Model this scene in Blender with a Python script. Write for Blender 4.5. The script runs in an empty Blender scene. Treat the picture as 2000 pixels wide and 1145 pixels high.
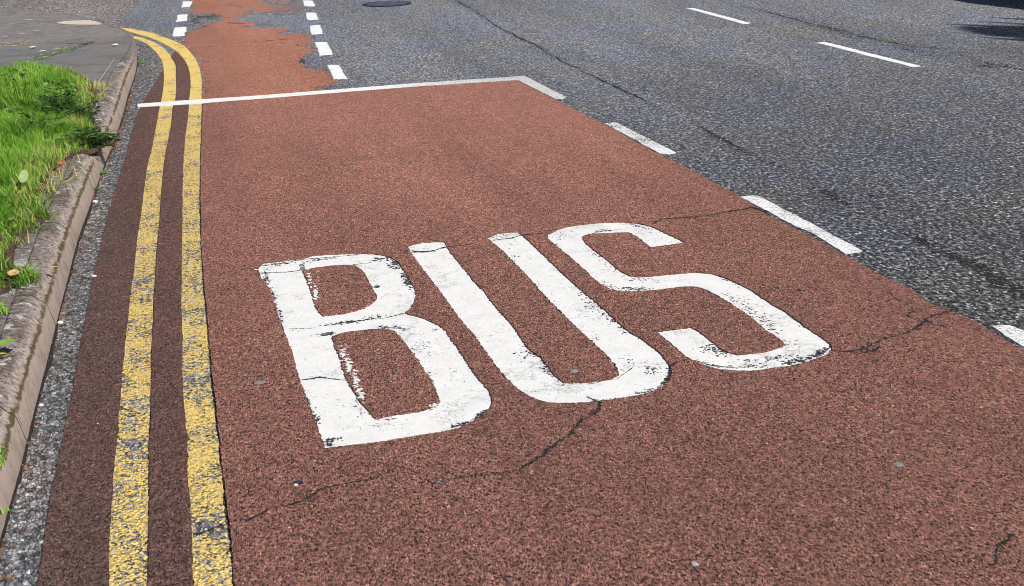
import bpy, math, random
import numpy as np
from mathutils import Vector, Matrix
from mathutils.geometry import delaunay_2d_cdt

SC = bpy.context.scene
COL = SC.collection
RNG = np.random.default_rng(7)
random.seed(7)

# ------------------------------------------------------------------ camera
F = 2400.0
CAM_H = 1.45
_d1 = np.array([-700.0, 832.0, -F]); _a = (F*F + 832*852)/(700 - 832*.0286)
_d2 = np.array([_a, 832 + .0286*(_a + 700), -F])
_Y = _d1/np.linalg.norm(_d1); _X = _d2/np.linalg.norm(_d2); _Z = np.cross(_X, _Y)
ROT = np.array([_X, _Y, _Z])
cam = bpy.data.objects.new("camera", bpy.data.cameras.new("camera"))
COL.objects.link(cam)
cam.data.sensor_width = 36.0
cam.data.lens = F/2000*36.0
cam.data.clip_start = 0.05
cam.data.clip_end = 3000
cam.matrix_world = Matrix.Translation((0, 0, CAM_H)) @ Matrix(ROT.tolist()).to_4x4()
SC.camera = cam

# ------------------------------------------------------------------ sky, sun, exposure
SUN_EL = math.radians(46)
SUN_DIR = np.array([0.6*math.cos(SUN_EL), -0.8*math.cos(SUN_EL), math.sin(SUN_EL)])
w = bpy.data.worlds.new("World"); SC.world = w; w.use_nodes = True
nt = w.node_tree; nt.nodes.clear()
sky = nt.nodes.new('ShaderNodeTexSky'); sky.sky_type = 'NISHITA'; sky.sun_disc = False
sky.sun_elevation = SUN_EL
sky.sun_rotation = math.atan2(SUN_DIR[0], SUN_DIR[1])
bg = nt.nodes.new('ShaderNodeBackground'); bg.inputs[1].default_value = 0.055
wo = nt.nodes.new('ShaderNodeOutputWorld')
nt.links.new(sky.outputs[0], bg.inputs[0]); nt.links.new(bg.outputs[0], wo.inputs[0])
ld = bpy.data.lights.new("sun", 'SUN'); ld.energy = 4.9; ld.angle = math.radians(0.5); ld.color = (1.0, 0.955, 0.89)
sun = bpy.data.objects.new("sun", ld); COL.objects.link(sun)
sun.rotation_euler = Vector(SUN_DIR.tolist()).to_track_quat('Z', 'Y').to_euler()
SC.view_settings.view_transform = 'Standard'
SC.view_settings.look = 'None'
SC.view_settings.gamma = 1.0
SC.view_settings.exposure = 0.0
SC.cycles.filter_width = 0.9
SC.cycles.max_bounces = 5

# ------------------------------------------------------------------ helpers
def P(px, py, z=0.0):
    """point of the ground (or of a level z) under a place in the photograph"""
    v = ROT @ np.array([px - 1000.0, 572.5 - py, -F])
    t = (CAM_H - z)/(-v[2])
    return np.array([v[0]*t, v[1]*t])

def PP(pts, z=0.0):
    return np.array([P(x, y, z) for x, y in pts])

def smoothstep(a, b, x):
    t = np.clip((np.asarray(x, float) - a)/(b - a), 0, 1); return t*t*(3 - 2*t)

def zk(y):
    """height of the footway: full kerb near the camera, dropped at the corner"""
    return 0.12 - 0.105*smoothstep(8.8, 11.6, y)

def PK(px, py, dz=0.0):
    z = 0.12
    for _ in range(6):
        p = P(px, py, z + dz); z = float(zk(p[1]))
    return np.array([p[0], p[1], z + dz])

def fnoise(n, seed, octaves=4, scale=60):
    """smooth fractal 1D noise, n samples"""
    r = np.random.default_rng(seed); out = np.zeros(n); amp = 1.0; tot = 0
    s = scale
    for _ in range(octaves):
        k = max(2, int(n/s) + 2)
        xp = np.linspace(0, n, k); out += amp*np.interp(np.arange(n), xp, r.uniform(-1, 1, k)); tot += amp
        amp *= .62; s = max(1.0, s/2.6)
    return out/tot

def resample(loop, closed=True, smooth=True, corner=38):
    """Catmull-Rom through world points, corners kept, spacing grows with distance"""
    p = np.asarray(loop, float); n = len(p)
    res = []
    def turn(i):
        if not closed and (i == 0 or i == n - 1): return 180
        a = p[i] - p[i-1]; b = p[(i+1) % n] - p[i]
        return abs(math.degrees(math.atan2(a[0]*b[1] - a[1]*b[0], a @ b)))
    corner_f = [turn(i) > corner for i in range(n)]
    m = n if closed else n - 1
    for i in range(m):
        p1, p2 = p[i], p[(i+1) % n]
        p0 = p[i-1] if (closed or i > 0) and not corner_f[i] else p1 - (p2 - p1)
        p3 = p[(i+2) % n] if (closed or i < n-2) and not corner_f[(i+1) % n] else p2 + (p2 - p1)
        L = np.linalg.norm(p2 - p1)
        mid = (p1 + p2)/2
        d = np.linalg.norm(mid)
        step = float(np.clip(0.0022*d, 0.006, 0.03))
        if mid[1] > 14 or mid[1] < 1.2: step = 0.25
        k = max(1, int(L/step))
        if not smooth:
            t = np.arange(k)/k; res.append(p1 + (p2 - p1)*t[:, None]); continue
        t = (np.arange(k)/k)[:, None]
        # limited tangents (scaled to this segment) keep long/short neighbours from overshooting
        l0 = max(np.linalg.norm(p1 - p0), 1e-6); l2 = max(np.linalg.norm(p3 - p2), 1e-6)
        m1 = ((p1 - p0)/l0 + (p2 - p1)/max(L, 1e-6))/2*L
        m2 = ((p2 - p1)/max(L, 1e-6) + (p3 - p2)/l2)/2*L
        res.append((2*t**3 - 3*t**2 + 1)*p1 + (t**3 - 2*t**2 + t)*m1 + (-2*t**3 + 3*t**2)*p2 + (t**3 - t**2)*m2)
    if not closed: res.append(p[-1:])
    return np.concatenate(res)

def normals2(p, closed=True):
    if closed: t = np.roll(p, -1, 0) - np.roll(p, 1, 0)
    else: t = np.gradient(p, axis=0)
    t /= np.maximum(np.linalg.norm(t, axis=1), 1e-9)[:, None]
    return np.stack([t[:, 1], -t[:, 0]], 1)

def rough(loop, amp=.003, seed=1, offset=0.0, smooth=True, off_amp=0.0, closed=True, fine=.5, scale=14):
    """resampled outline with a ragged edge; offset > 0 grows a counter-clockwise loop"""
    p = resample(loop, closed, smooth)
    n = normals2(p, closed)
    if closed:
        x, y = p[:, 0], p[:, 1]
        if np.sum(x*np.roll(y, -1) - np.roll(x, -1)*y) < 0: n = -n
    r = np.random.default_rng(seed + 99)
    d = amp*(fnoise(len(p), seed, 4, scale) + fine*r.uniform(-1, 1, len(p))) + offset
    if off_amp: d = d + off_amp*np.clip(fnoise(len(p), seed + 5, 3, 40) + .2, 0, 1)
    return p + n*d[:, None]

def link(name, me, mat=None, parent=None, loc=None):
    o = bpy.data.objects.new(name, me); COL.objects.link(o)
    if mat is not None:
        for m in (mat if isinstance(mat, (list, tuple)) else [mat]): me.materials.append(m)
    if parent is not None: o.parent = parent
    if loc is not None: o.location = loc
    return o

def tag(o, label=None, cat=None, group=None, kind=None):
    if label: o['label'] = label
    if cat: o['category'] = cat
    if group: o['group'] = group
    if kind: o['kind'] = kind
    return o

def empty(name, loc, rz=0.0):
    o = bpy.data.objects.new(name, None); COL.objects.link(o)
    o.location = loc; o.rotation_euler = (0, 0, rz); o.empty_display_size = .1
    return o

def mesh(name, verts, faces, smooth=False):
    me = bpy.data.meshes.new(name)
    me.from_pydata([tuple(map(float, v)) for v in verts], [], [tuple(map(int, f)) for f in faces])
    if smooth: me.polygons.foreach_set('use_smooth', [True]*len(me.polygons))
    me.update(); return me

def tri_mesh(name, V, T, attr=None, smooth=False):
    """fast triangle mesh from numpy arrays; attr = dict of per-vertex floats"""
    me = bpy.data.meshes.new(name)
    me.vertices.add(len(V)); me.vertices.foreach_set('co', V.astype(np.float32).ravel())
    me.loops.add(T.size); me.loops.foreach_set('vertex_index', T.astype(np.int32).ravel())
    me.polygons.add(len(T)); me.polygons.foreach_set('loop_start', np.arange(0, T.size, 3, dtype=np.int32))
    me.update(calc_edges=True)
    if smooth: me.polygons.foreach_set('use_smooth', np.ones(len(T), bool))
    for k, a in (attr or {}).items():
        at = me.attributes.new(k, 'FLOAT', 'POINT'); at.data.foreach_set('value', np.asarray(a, np.float32))
    me.update(); return me

def inside(poly, x, y):
    c = np.zeros(len(x), bool); px, py = poly[:, 0], poly[:, 1]; qx, qy = np.roll(px, 1), np.roll(py, 1)
    for i in range(len(px)):
        m = ((py[i] > y) != (qy[i] > y))
        if m.any():
            xi = (qx[i] - px[i])*(y - py[i])/((qy[i] - py[i]) if qy[i] != py[i] else 1e-12) + px[i]
            c ^= m & (x < xi)
    return c

def sheet(name, outer, holes, ztop, thick, mat, parent=None, origin=None):
    """flat slab with holes and real edge walls. loops are (n,2) arrays in world metres"""
    ox = np.array([0.0, 0.0]) if origin is None else np.asarray(origin[:2], float)
    oz = 0.0 if origin is None else origin[2]
    outers = outer if isinstance(outer, list) else [outer]
    loops = outers + list(holes)
    vs, es = [], []
    for lp in loops:
        b = len(vs); n = len(lp)
        vs += [Vector((float(a - ox[0]), float(c - ox[1]))) for a, c in lp]
        es += [(b + i, b + (i+1) % n) for i in range(n)]
    ov, oe, of, _, _, _ = delaunay_2d_cdt(vs, es, [], 1, 1e-6)
    cx = np.array([sum(ov[i].x for i in f)/3 for f in of]); cy = np.array([sum(ov[i].y for i in f)/3 for f in of])
    ins = np.zeros(len(of), bool)
    for lp in loops: ins ^= inside(np.asarray(lp) - ox, cx, cy)
    of = [f for f, k in zip(of, ins) if k]
    V = [(v.x, v.y, ztop - oz) for v in ov]
    Fc = []
    for f in of:
        a, b, c = (ov[f[0]], ov[f[1]], ov[f[2]])
        if (b - a).cross(c - a) < 0: f = tuple(reversed(f))
        Fc.append(tuple(f))
    for lp in loops:
        b = len(V); n = len(lp)
        V += [(a - ox[0], c - ox[1], ztop - oz) for a, c in lp]; V += [(a - ox[0], c - ox[1], ztop - thick - oz) for a, c in lp]
        for i in range(n):
            j = (i+1) % n; Fc.append((b+i, b+j, b+n+j, b+n+i))
    return link(name, mesh(name, V, Fc), mat, parent)

# ------------------------------------------------------------------ shader helper
class G:
    def __init__(s, name):
        s.m = bpy.data.materials.new(name); s.m.use_nodes = True; s.t = s.m.node_tree; s.t.nodes.clear()
        s.out = s.t.nodes.new('ShaderNodeOutputMaterial')
        s.geo = s.t.nodes.new('ShaderNodeNewGeometry')
        s.pos = s.geo.outputs['Position']
    def put(s, sock, v):
        if v is None: return
        if isinstance(v, bpy.types.NodeSocket): s.t.links.new(v, sock)
        elif isinstance(v, (tuple, list)) and len(v) == 3 and sock.type == 'RGBA': sock.default_value = (*v, 1)
        else: sock.default_value = v
    def math(s, op, a, b=None, c=None, clamp=False):
        n = s.t.nodes.new('ShaderNodeMath'); n.operation = op; n.use_clamp = clamp
        s.put(n.inputs[0], a); s.put(n.inputs[1], b); s.put(n.inputs[2], c); return n.outputs[0]
    def vec(s, op, a, b):
        n = s.t.nodes.new('ShaderNodeVectorMath'); n.operation = op
        s.put(n.inputs[0], a); s.put(n.inputs[1], b); return n.outputs[0]
    def noise(s, scale, detail=2, rough=.5, vec=None, dist=0, col=False):
        n = s.t.nodes.new('ShaderNodeTexNoise'); n.noise_dimensions = '3D'
        s.put(n.inputs['Vector'], vec if vec is not None else s.pos)
        n.inputs['Scale'].default_value = scale; n.inputs['Detail'].default_value = detail
        n.inputs['Roughness'].default_value = rough; n.inputs['Distortion'].default_value = dist
        return n.outputs[1 if col else 0]
    def vor(s, scale, feature='F1', vec=None, rnd=1.0):
        n = s.t.nodes.new('ShaderNodeTexVoronoi'); n.feature = feature; n.voronoi_dimensions = '3D'
        s.put(n.inputs['Vector'], vec if vec is not None else s.pos)
        n.inputs['Scale'].default_value = scale; n.inputs['Randomness'].default_value = rnd
        return n
    def ramp(s, f, stops, interp='LINEAR'):
        n = s.t.nodes.new('ShaderNodeValToRGB'); s.put(n.inputs[0], f); cr = n.color_ramp; cr.interpolation = interp
        while len(cr.elements) < len(stops): cr.elements.new(.5)
        for e, (p, c) in zip(cr.elements, stops):
            e.position = p; e.color = (*c, 1) if isinstance(c, (tuple, list)) else (c, c, c, 1)
        return n.outputs[0]
    def rng(s, f, a, b, lo=0.0, hi=1.0, smooth=True):
        n = s.t.nodes.new('ShaderNodeMapRange'); n.interpolation_type = 'SMOOTHSTEP' if smooth else 'LINEAR'
        s.put(n.inputs[0], f); n.inputs[1].default_value = a; n.inputs[2].default_value = b
        n.inputs[3].default_value = lo; n.inputs[4].default_value = hi; return n.outputs[0]
    def mix(s, f, a, b, mode='MIX'):
        n = s.t.nodes.new('ShaderNodeMix'); n.data_type = 'RGBA'; n.blend_type = mode
        s.put(n.inputs[0], f); s.put(n.inputs[6], a); s.put(n.inputs[7], b); return n.outputs[2]
    def sep(s, v=None):
        n = s.t.nodes.new('ShaderNodeSeparateXYZ'); s.put(n.inputs[0], v if v is not None else s.pos); return n.outputs
    def attr(s, name):
        n = s.t.nodes.new('ShaderNodeAttribute'); n.attribute_name = name; return n.outputs['Fac']
    def bump(s, h, dist, strength=1.0, nrm=None):
        n = s.t.nodes.new('ShaderNodeBump'); s.put(n.inputs['Height'], h); n.inputs['Distance'].default_value = dist
        n.inputs['Strength'].default_value = strength; s.put(n.inputs['Normal'], nrm); return n.outputs[0]
    def bsdf(s, col, rough=.8, nrm=None, spec=.3, metal=0.0, trans=None):
        n = s.t.nodes.new('ShaderNodeBsdfPrincipled')
        s.put(n.inputs['Base Color'], col); s.put(n.inputs['Roughness'], rough); s.put(n.inputs['Normal'], nrm)
        n.inputs['Specular IOR Level'].default_value = spec; n.inputs['Metallic'].default_value = metal
        o = n.outputs[0]
        if trans:
            tr = s.t.nodes.new('ShaderNodeBsdfTranslucent'); s.put(tr.inputs[0], col)
            mx = s.t.nodes.new('ShaderNodeMixShader'); mx.inputs[0].default_value = trans
            s.t.links.new(o, mx.inputs[1]); s.t.links.new(tr.outputs[0], mx.inputs[2]); o = mx.outputs[0]
        s.t.links.new(o, s.out.inputs[0]); return s.m

def chips(g, scale, cols, gap=.06, gapcol=(.02, .02, .022), fine=True):
    """angular stone chippings bound in bitumen -> colour, height"""
    sp_ = g.vec('MULTIPLY', g.pos, (1.0, .66, 1.0))                 # stones drawn out along the road against foreshortening
    warp = g.vec('ADD', sp_, g.vec('SCALE', g.noise(scale*.9, 2, vec=sp_, col=True), None))
    wn = warp.node; wn.inputs[1].links[0].from_node.inputs['Scale'].default_value = .75/scale
    v = g.vor(scale, vec=warp); e = g.vor(scale, 'DISTANCE_TO_EDGE', vec=warp).outputs['Distance']
    col = g.sep(v.outputs['Color']); rnd = col[0]
    c = g.ramp(rnd, cols)
    sunk = g.math('MULTIPLY', g.rng(col[1], .66, .86), .7)         # some stones sit low between the others
    gm = g.math('MAXIMUM', g.math('MULTIPLY', g.rng(e, gap*2.0, gap*.3), g.rng(g.noise(scale*.5, 2), .38, .6, .35, 1.0)), sunk)
    c = g.mix(gm, c, gapcol)
    dl = g.vec('SUBTRACT', warp, v.outputs['Position']); tilt = g.vec('SUBTRACT', v.outputs['Color'], (.5, .5, .5))
    n = g.t.nodes.new('ShaderNodeVectorMath'); n.operation = 'DOT_PRODUCT'; g.put(n.inputs[0], dl); g.put(n.inputs[1], tilt)
    h = g.math('MULTIPLY_ADD', n.outputs['Value'], scale*2.2, g.math('MULTIPLY', g.rng(e, 0, .18), 1.0))
    h = g.math('SUBTRACT', h, g.math('MULTIPLY', sunk, .9))
    return c, h, gm, rnd

def mat_asphalt(name, scale, cols, tintA, tintB, gapcol=(.02, .021, .024), gap=.07, bump=.0035, big=None):
    g = G(name)
    c, h, gm, r = chips(g, scale, cols, gap, gapcol)
    n2 = g.noise(scale*.5, 3, .8, vec=g.vec('MULTIPLY', g.pos, (1.0, .6, 1.0)))
    c = g.mix(1.0, c, g.ramp(n2, [(.33, .28), (.5, 1.0), (.66, 1.85)]), 'MULTIPLY')
    tint = g.ramp(g.noise(1.3, 4, .6), [(.40, tintA), (.60, tintB)])
    c = g.mix(1.0, c, tint, 'MULTIPLY')
    md = g.ramp(g.noise(.8, 4, .6, vec=g.vec('MULTIPLY', g.pos, (1.6, .22, 1.0))), [(.32, .78), (.68, 1.2)])   # wheel tracks run along the road
    c = g.mix(1.0, c, md, 'MULTIPLY')
    if big: c = big(g, c)
    nrm = g.bump(h, bump)
    return g.bsdf(c, .85, nrm, .25)

def white_chip(v): return (v, v, v*1.02)

def road_near_shade(g, c):
    # dark speckle grows towards the camera: near shade between chippings painted into the colour
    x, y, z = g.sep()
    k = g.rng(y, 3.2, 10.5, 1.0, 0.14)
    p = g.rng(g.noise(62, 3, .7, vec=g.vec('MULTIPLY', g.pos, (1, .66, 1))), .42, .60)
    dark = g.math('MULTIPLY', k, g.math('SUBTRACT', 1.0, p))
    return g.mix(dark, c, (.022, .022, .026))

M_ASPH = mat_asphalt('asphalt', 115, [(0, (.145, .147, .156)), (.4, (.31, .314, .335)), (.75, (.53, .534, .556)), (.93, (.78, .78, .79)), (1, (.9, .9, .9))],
                     (.95, 1.0, 1.15), (1.04, 1.03, 1.0), big=road_near_shade)
M_GUTTER = mat_asphalt('coarse_gutter_asphalt', 108, [(0, (.10, .10, .105)), (.35, (.235, .236, .245)), (.75, (.37, .372, .39)), (.94, (.62, .63, .64)), (1, (.85, .85, .85))],
                       (.97, 1.0, 1.05), (1.12, 1.03, .95), bump=.006, gap=.05, gapcol=(.045, .042, .042))
M_SIDE = mat_asphalt('weathered_asphalt', 80, [(0, (.16, .145, .145)), (.5, (.33, .30, .30)), (.85, (.48, .44, .44)), (1, (.8, .77, .76))],
                     (1.0, .98, 1.0), (1.06, 1.0, .98), gapcol=(.07, .062, .062))
M_UNDER = mat_asphalt('exposed_chippings', 90, [(0, (.03, .03, .034)), (.5, (.12, .12, .13)), (.85, (.26, .26, .27)), (1, (.5, .5, .5))],
                      (1, 1, 1.08), (1, 1, 1))

def mat_red(name, light, dark, brown, kind='bay'):
    g = G(name)
    x, y, z = g.sep()
    st = g.vec('MULTIPLY', g.pos, (1.0, .6, 1.0))
    v = g.vor(215, vec=st); r = g.sep(v.outputs['Color'])[0]
    n1 = g.noise(170, 3, .75, vec=st); n2 = g.noise(60, 4, .75, vec=st)
    base = g.mix(g.noise(1.6, 4, .62), dark, light)
    base = g.mix(g.rng(g.noise(.9, 3, .6), .52, .72, 0, .35), base, (.27, .14, .112))
    # road dirt builds up towards the kerb
    dirt = g.rng(x, -.03, .55, 1.0, 0.0)
    if kind == 'strip': dirt = g.rng(x, -.02, -.45, .45, 1.0)
    if kind == 'cycle': dirt = g.rng(x, .03, .5, .55, 0.0)
    dirt = g.math('MULTIPLY', dirt, g.rng(g.noise(5, 3), .3, .7, .65, 1.0))
    if kind == 'bay': dirt = g.math('MAXIMUM', g.math('MULTIPLY', dirt, .6), g.rng(y, 7.0, 2.2, 0.0, .62))  # bay also darkened towards the camera, painting the light's falloff into its colour
    base = g.mix(dirt, base, brown)
    base = g.mix(1.0, base, g.ramp(g.noise(.9, 4, .62, vec=g.vec('MULTIPLY', g.pos, (2.2, .3, 1.0))), [(.32, .86), (.68, 1.12)]), 'MULTIPLY')
    base = g.mix(g.rng(g.noise(7, 5, .75), .60, .72, 0, .35), base, (.12, .085, .078))
    gr = g.ramp(r, [(0, (.45, .42, .42)), (.25, (.8, .8, .8)), (.7, (1.1, 1.1, 1.1)), (.95, (1.45, 1.42, 1.4)), (1, (2.0, 2.1, 2.1))])
    base = g.mix(1.0, base, gr, 'MULTIPLY')
    base = g.mix(1.0, base, g.ramp(n1, [(.3, .40), (.48, .97), (.7, 1.62)]), 'MULTIPLY')
    base = g.mix(1.0, base, g.ramp(n2, [(.32, .72), (.5, 1.0), (.66, 1.2)]), 'MULTIPLY')
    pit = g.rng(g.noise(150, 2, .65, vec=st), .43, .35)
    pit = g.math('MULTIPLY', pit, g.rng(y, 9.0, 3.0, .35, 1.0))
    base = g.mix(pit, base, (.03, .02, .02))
    if kind == 'cycle':
        wn = g.noise(3.2, 6, .72, dist=.4)
        band = g.math('MAXIMUM', g.math('MULTIPLY', g.rng(y, 11.6, 12.6), g.rng(y, 16.5, 14.6)), 0.0)
        thr = g.math('MULTIPLY_ADD', band, -.13, .71)
        thr = g.math('SUBTRACT', thr, g.math('MULTIPLY', g.rng(x, .85, 1.15), .12))
        mk = g.rng(g.math('SUBTRACT', wn, thr), -.005, .01)
        mk = g.math('MULTIPLY', mk, g.rng(n2, .3, .45, .6, 1.0))
        base = g.mix(mk, base, chips(g, 88, [(0, (.13, .13, .14)), (.5, (.27, .27, .29)), (1, (.6, .6, .6))])[0])
    h = g.math('MULTIPLY_ADD', n1, 1.5, g.math('SUBTRACT', 1.0, v.outputs['Distance']))
    h = g.math('SUBTRACT', h, g.math('MULTIPLY', pit, .8))
    return g.bsdf(base, .88, g.bump(h, .0045), .22)

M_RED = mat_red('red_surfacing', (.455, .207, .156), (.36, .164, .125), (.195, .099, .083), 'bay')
M_REDS = mat_red('dirty_red_surfacing', (.23, .112, .095), (.175, .088, .076), (.125, .08, .068), 'strip')
M_REDC = mat_red('orange_red_coating', (.51, .22, .148), (.41, .18, .125), (.29, .14, .105), 'cycle')

def mat_paint(name, base, speck=.30, crack=.5, wear_x=None):
    g = G(name)
    x, y, z = g.sep()
    wp = g.vec('ADD', g.pos, g.vec('SCALE', g.noise(13, 5, .75, col=True), None))
    wp.node.inputs[1].links[0].from_node.inputs['Scale'].default_value = .22
    ck = g.vor(7.5, 'DISTANCE_TO_EDGE', wp).outputs['Distance']
    ckm = g.math('MULTIPLY', g.rng(ck, .004, .010, 1, 0), g.rng(g.noise(4, 3), .52, .62))
    ck2 = g.vor(24, 'DISTANCE_TO_EDGE', wp).outputs['Distance']
    ckm2 = g.math('MULTIPLY', g.rng(ck2, .006, .02, 1, 0), g.rng(g.noise(5.7, 3), .56, .66))
    st = g.vec('MULTIPLY', g.pos, (1.0, 1.9, 1.0))
    sp = g.noise(95, 3, .75, vec=st)
    wear = g.noise(3.6, 4, .65)
    thr = g.rng(wear, .38, .68, .73 - speck*.20, .73 - speck*.42)
    if wear_x: thr = g.math('SUBTRACT', thr, g.rng(x, wear_x[0], wear_x[1], 0, .17))
    spm = g.math('GREATER_THAN', sp, thr)
    m = g.math('MAXIMUM', g.math('MAXIMUM', g.math('MULTIPLY', ckm, crack), g.math('MULTIPLY', ckm2, crack)), spm)
    cc, hh, gm, r = chips(g, 90, [(0, (.04, .04, .045)), (.6, (.14, .14, .15)), (1, (.4, .4, .4))])
    dirt = g.mix(g.rng(g.noise(14, 4, .7), .38, .72), base, tuple(b*.90 for b in base))
    c = g.mix(m, dirt, cc)
    h = g.math('SUBTRACT', g.math('MULTIPLY', g.noise(70, 3, .6), .8), m)
    return g.bsdf(c, .7, g.bump(h, .0016), .3)

M_WHITE = mat_paint('white_road_paint', (.80, .80, .79), .20, .75)
M_WWORN = mat_paint('worn_white_road_paint', (.86, .86, .855), .62, .8)
M_WCLEAN = mat_paint('fresh_white_road_paint', (.86, .86, .855), .05, .2)
M_WLINE = mat_paint('white_line_paint', (.84, .84, .83), .08, .3, wear_x=(.9, 1.9))

def mat_yellow():
    g = G('yellow_road_paint')
    wp = g.vec('ADD', g.pos, g.vec('SCALE', g.noise(60, 2, col=True), None))
    wp.node.inputs[1].links[0].from_node.inputs['Scale'].default_value = .012
    v = g.vor(100, 'F1', wp); d = v.outputs['Distance']; r = g.sep(v.outputs['Color'])[0]
    e = g.vor(100, 'DISTANCE_TO_EDGE', wp).outputs['Distance']
    n = g.noise(95, 3, .7); wear = g.noise(6, 4, .7)
    y = g.sep()[1]
    yel = g.mix(g.noise(12, 3, .6), (.84, .58, .155), (.95, .72, .25))
    near = g.rng(y, 9.5, 4.5, 0.0, 1.0)
    crackw = g.rng(wear, .3, .65, .03, .14)
    cr = g.math('MULTIPLY', g.math('LESS_THAN', e, crackw), g.rng(n, .44, .51, 0, 1))
    hole = g.math('GREATER_THAN', g.math('MULTIPLY_ADD', wear, .75, g.math('MULTIPLY', n, .85)), g.rng(y, 9.5, 4.0, .91, .85))
    chip = g.math('MULTIPLY', g.math('LESS_THAN', r, .42), g.rng(g.math('ADD', n, g.math('MULTIPLY', wear, .5)), .78, .84))
    m = g.math('MAXIMUM', g.math('MULTIPLY', cr, near), g.math('MAXIMUM', hole, g.math('MULTIPLY', chip, near)))
    cc, hh, gm, rr = chips(g, 95, [(0, (.14, .14, .155)), (.5, (.26, .26, .285)), (.85, (.36, .36, .39)), (1, (.6, .6, .6))])
    c = g.mix(m, yel, cc)
    h = g.math('MULTIPLY_ADD', m, -.7, g.math('SUBTRACT', g.math('MULTIPLY', n, 1.2), d))
    return g.bsdf(c, .75, g.bump(h, .006), .3)
M_YEL = mat_yellow()

def mat_kerb():
    g = G('worn_kerb_concrete')
    t = g.attr('profile')
    n = g.noise(60, 4, .75); nb = g.noise(9, 4, .7)
    face = g.mix(g.noise(130, 2), (.30, .235, .20), (.42, .335, .29))
    face = g.mix(g.rng(nb, .45, .7, 0, .75), face, (.23, .175, .15))
    face = g.mix(g.rng(g.noise(40, 5, .8), .56, .66, 0, .6), face, (.13, .10, .085))
    moss = g.mix(g.noise(90, 3, .7), (.03, .028, .015), (.15, .12, .065))
    bev = g.mix(g.rng(n, .35, .65), (.15, .12, .105), (.46, .395, .365))
    top = g.mix(g.rng(n, .35, .65), (.09, .072, .063), (.34, .285, .26))
    top = g.mix(g.rng(g.noise(5, 5, .75), .48, .60, 0, .6), top, (.07, .052, .042))
    top = g.mix(g.rng(g.noise(14, 5, .75), .56, .63), top, (.52, .52, .53))
    c = g.mix(g.rng(t, .24, .36), face, bev)
    c = g.mix(g.rng(t, .31, .43), c, top)
    k = g.math('SUBTRACT', t, g.math('MULTIPLY', g.math('SUBTRACT', g.noise(22, 3, .8), .5), .16))
    mm = g.math('MULTIPLY', g.rng(k, .20, .235), g.rng(k, .30, .27))
    mm = g.math('MULTIPLY', mm, g.rng(g.noise(7, 4, .7), .36, .46))
    c = g.mix(mm, c, moss)
    fr = g.math('FRACT', g.math('DIVIDE', g.math('ADD', g.attr('along'), g.math('MULTIPLY', g.noise(30, 3), .012)), .915))
    jt = g.math('LESS_THAN', fr, .011)
    c = g.mix(g.math('MULTIPLY', jt, .85), c, (.05, .042, .034))
    far = g.rng(g.sep()[1], 9.3, 11.3)
    c = g.mix(far, c, g.mix(n, (.12, .105, .10), (.26, .225, .21)))
    h = g.math('MULTIPLY', n, g.rng(t, .2, .4, .15, 1.0))
    return g.bsdf(c, .9, g.bump(h, .005), .2)
M_KERB = mat_kerb()

def mat_edging():
    g = G('lichened_edging')
    a = g.noise(50, 5, .78); b = g.noise(7, 5, .72); c3 = g.noise(4.2, 5, .72, dist=.6)
    c = g.mix(g.rng(a, .33, .66), (.085, .07, .062), (.34, .29, .262))
    c = g.mix(g.rng(b, .52, .62, 0, .65), c, (.11, .078, .062))
    c = g.mix(g.math('MULTIPLY', g.rng(c3, .53, .60), g.rng(a, .36, .5)), c, (.50, .50, .52))
    c = g.mix(g.rng(g.noise(150, 3, .8), .62, .70), c, (.62, .57, .54))
    return g.bsdf(c, .92, g.bump(g.math('ADD', a, g.math('MULTIPLY', c3, .6)), .012), .2)
M_EDGE = mat_edging()

def mat_pave():
    g = G('smooth_grey_footway')
    st = g.vec('MULTIPLY', g.pos, (1.0, 2.2, 1.0))
    a = g.noise(140, 3, .7); b = g.noise(1.5, 4, .6)
    c = g.mix(g.rng(a, .3, .7), (.125, .122, .122), (.225, .22, .22))
    c = g.mix(g.rng(b, .35, .7, 0, .5), c, (.22, .217, .215))
    c = g.mix(g.rng(g.noise(9, 5, .75, vec=st), .64, .68), c, (.55, .54, .53))
    c = g.mix(g.math('MULTIPLY', g.rng(g.sep()[0], -.85, -.6), g.rng(g.noise(30, 4, .8), .45, .6, 0, .5)), c, (.25, .20, .18))
    c = g.mix(g.rng(g.noise(3.2, 5, .72), .50, .62, 0, .5), c, (.10, .092, .088))
    c = g.mix(g.math('MULTIPLY', g.rng(g.sep()[1], 11.3, 11.9), g.rng(g.noise(12, 4, .8), .45, .55, 0, .55)), c, (.30, .25, .235))
    return g.bsdf(c, .85, g.bump(a, .003), .25)
M_PAVE = mat_pave()

def mat_simple(name, a, b, scale=60, rough=.85, bump=.002, spec=.25, trans=None, metal=0.0, detail=4):
    g = G(name); n = g.noise(scale, detail, .7)
    return g.bsdf(g.mix(g.rng(n, .3, .7), a, b), rough, g.bump(n, bump) if bump else None, spec, metal, trans)
M_SOIL = mat_simple('soil', (.05, .033, .024), (.15, .10, .07), 45, bump=.02)
M_TAR = mat_simple('crack_shadowed_bitumen', (.008, .008, .009), (.04, .038, .036), 120, bump=.004)
M_STONE = mat_simple('granite_slab', (.52, .44, .38), (.66, .58, .52), 60)
M_PEB = mat_simple('pale_pebble', (.62, .60, .56), (.82, .81, .78), 90)
M_CHIP = mat_simple('grey_stone_chip', (.22, .22, .22), (.62, .62, .62), 160)
M_GUM = mat_simple('grey_gum', (.17, .165, .17), (.30, .29, .29), 140, bump=.001)
M_DARKB = mat_simple('dark_bit', (.012, .012, .03), (.05, .05, .08), 80)
M_IRON = mat_simple('weathered_iron', (.02, .02, .055), (.05, .05, .10), 60, rough=.5, spec=.5, metal=.3)
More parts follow.
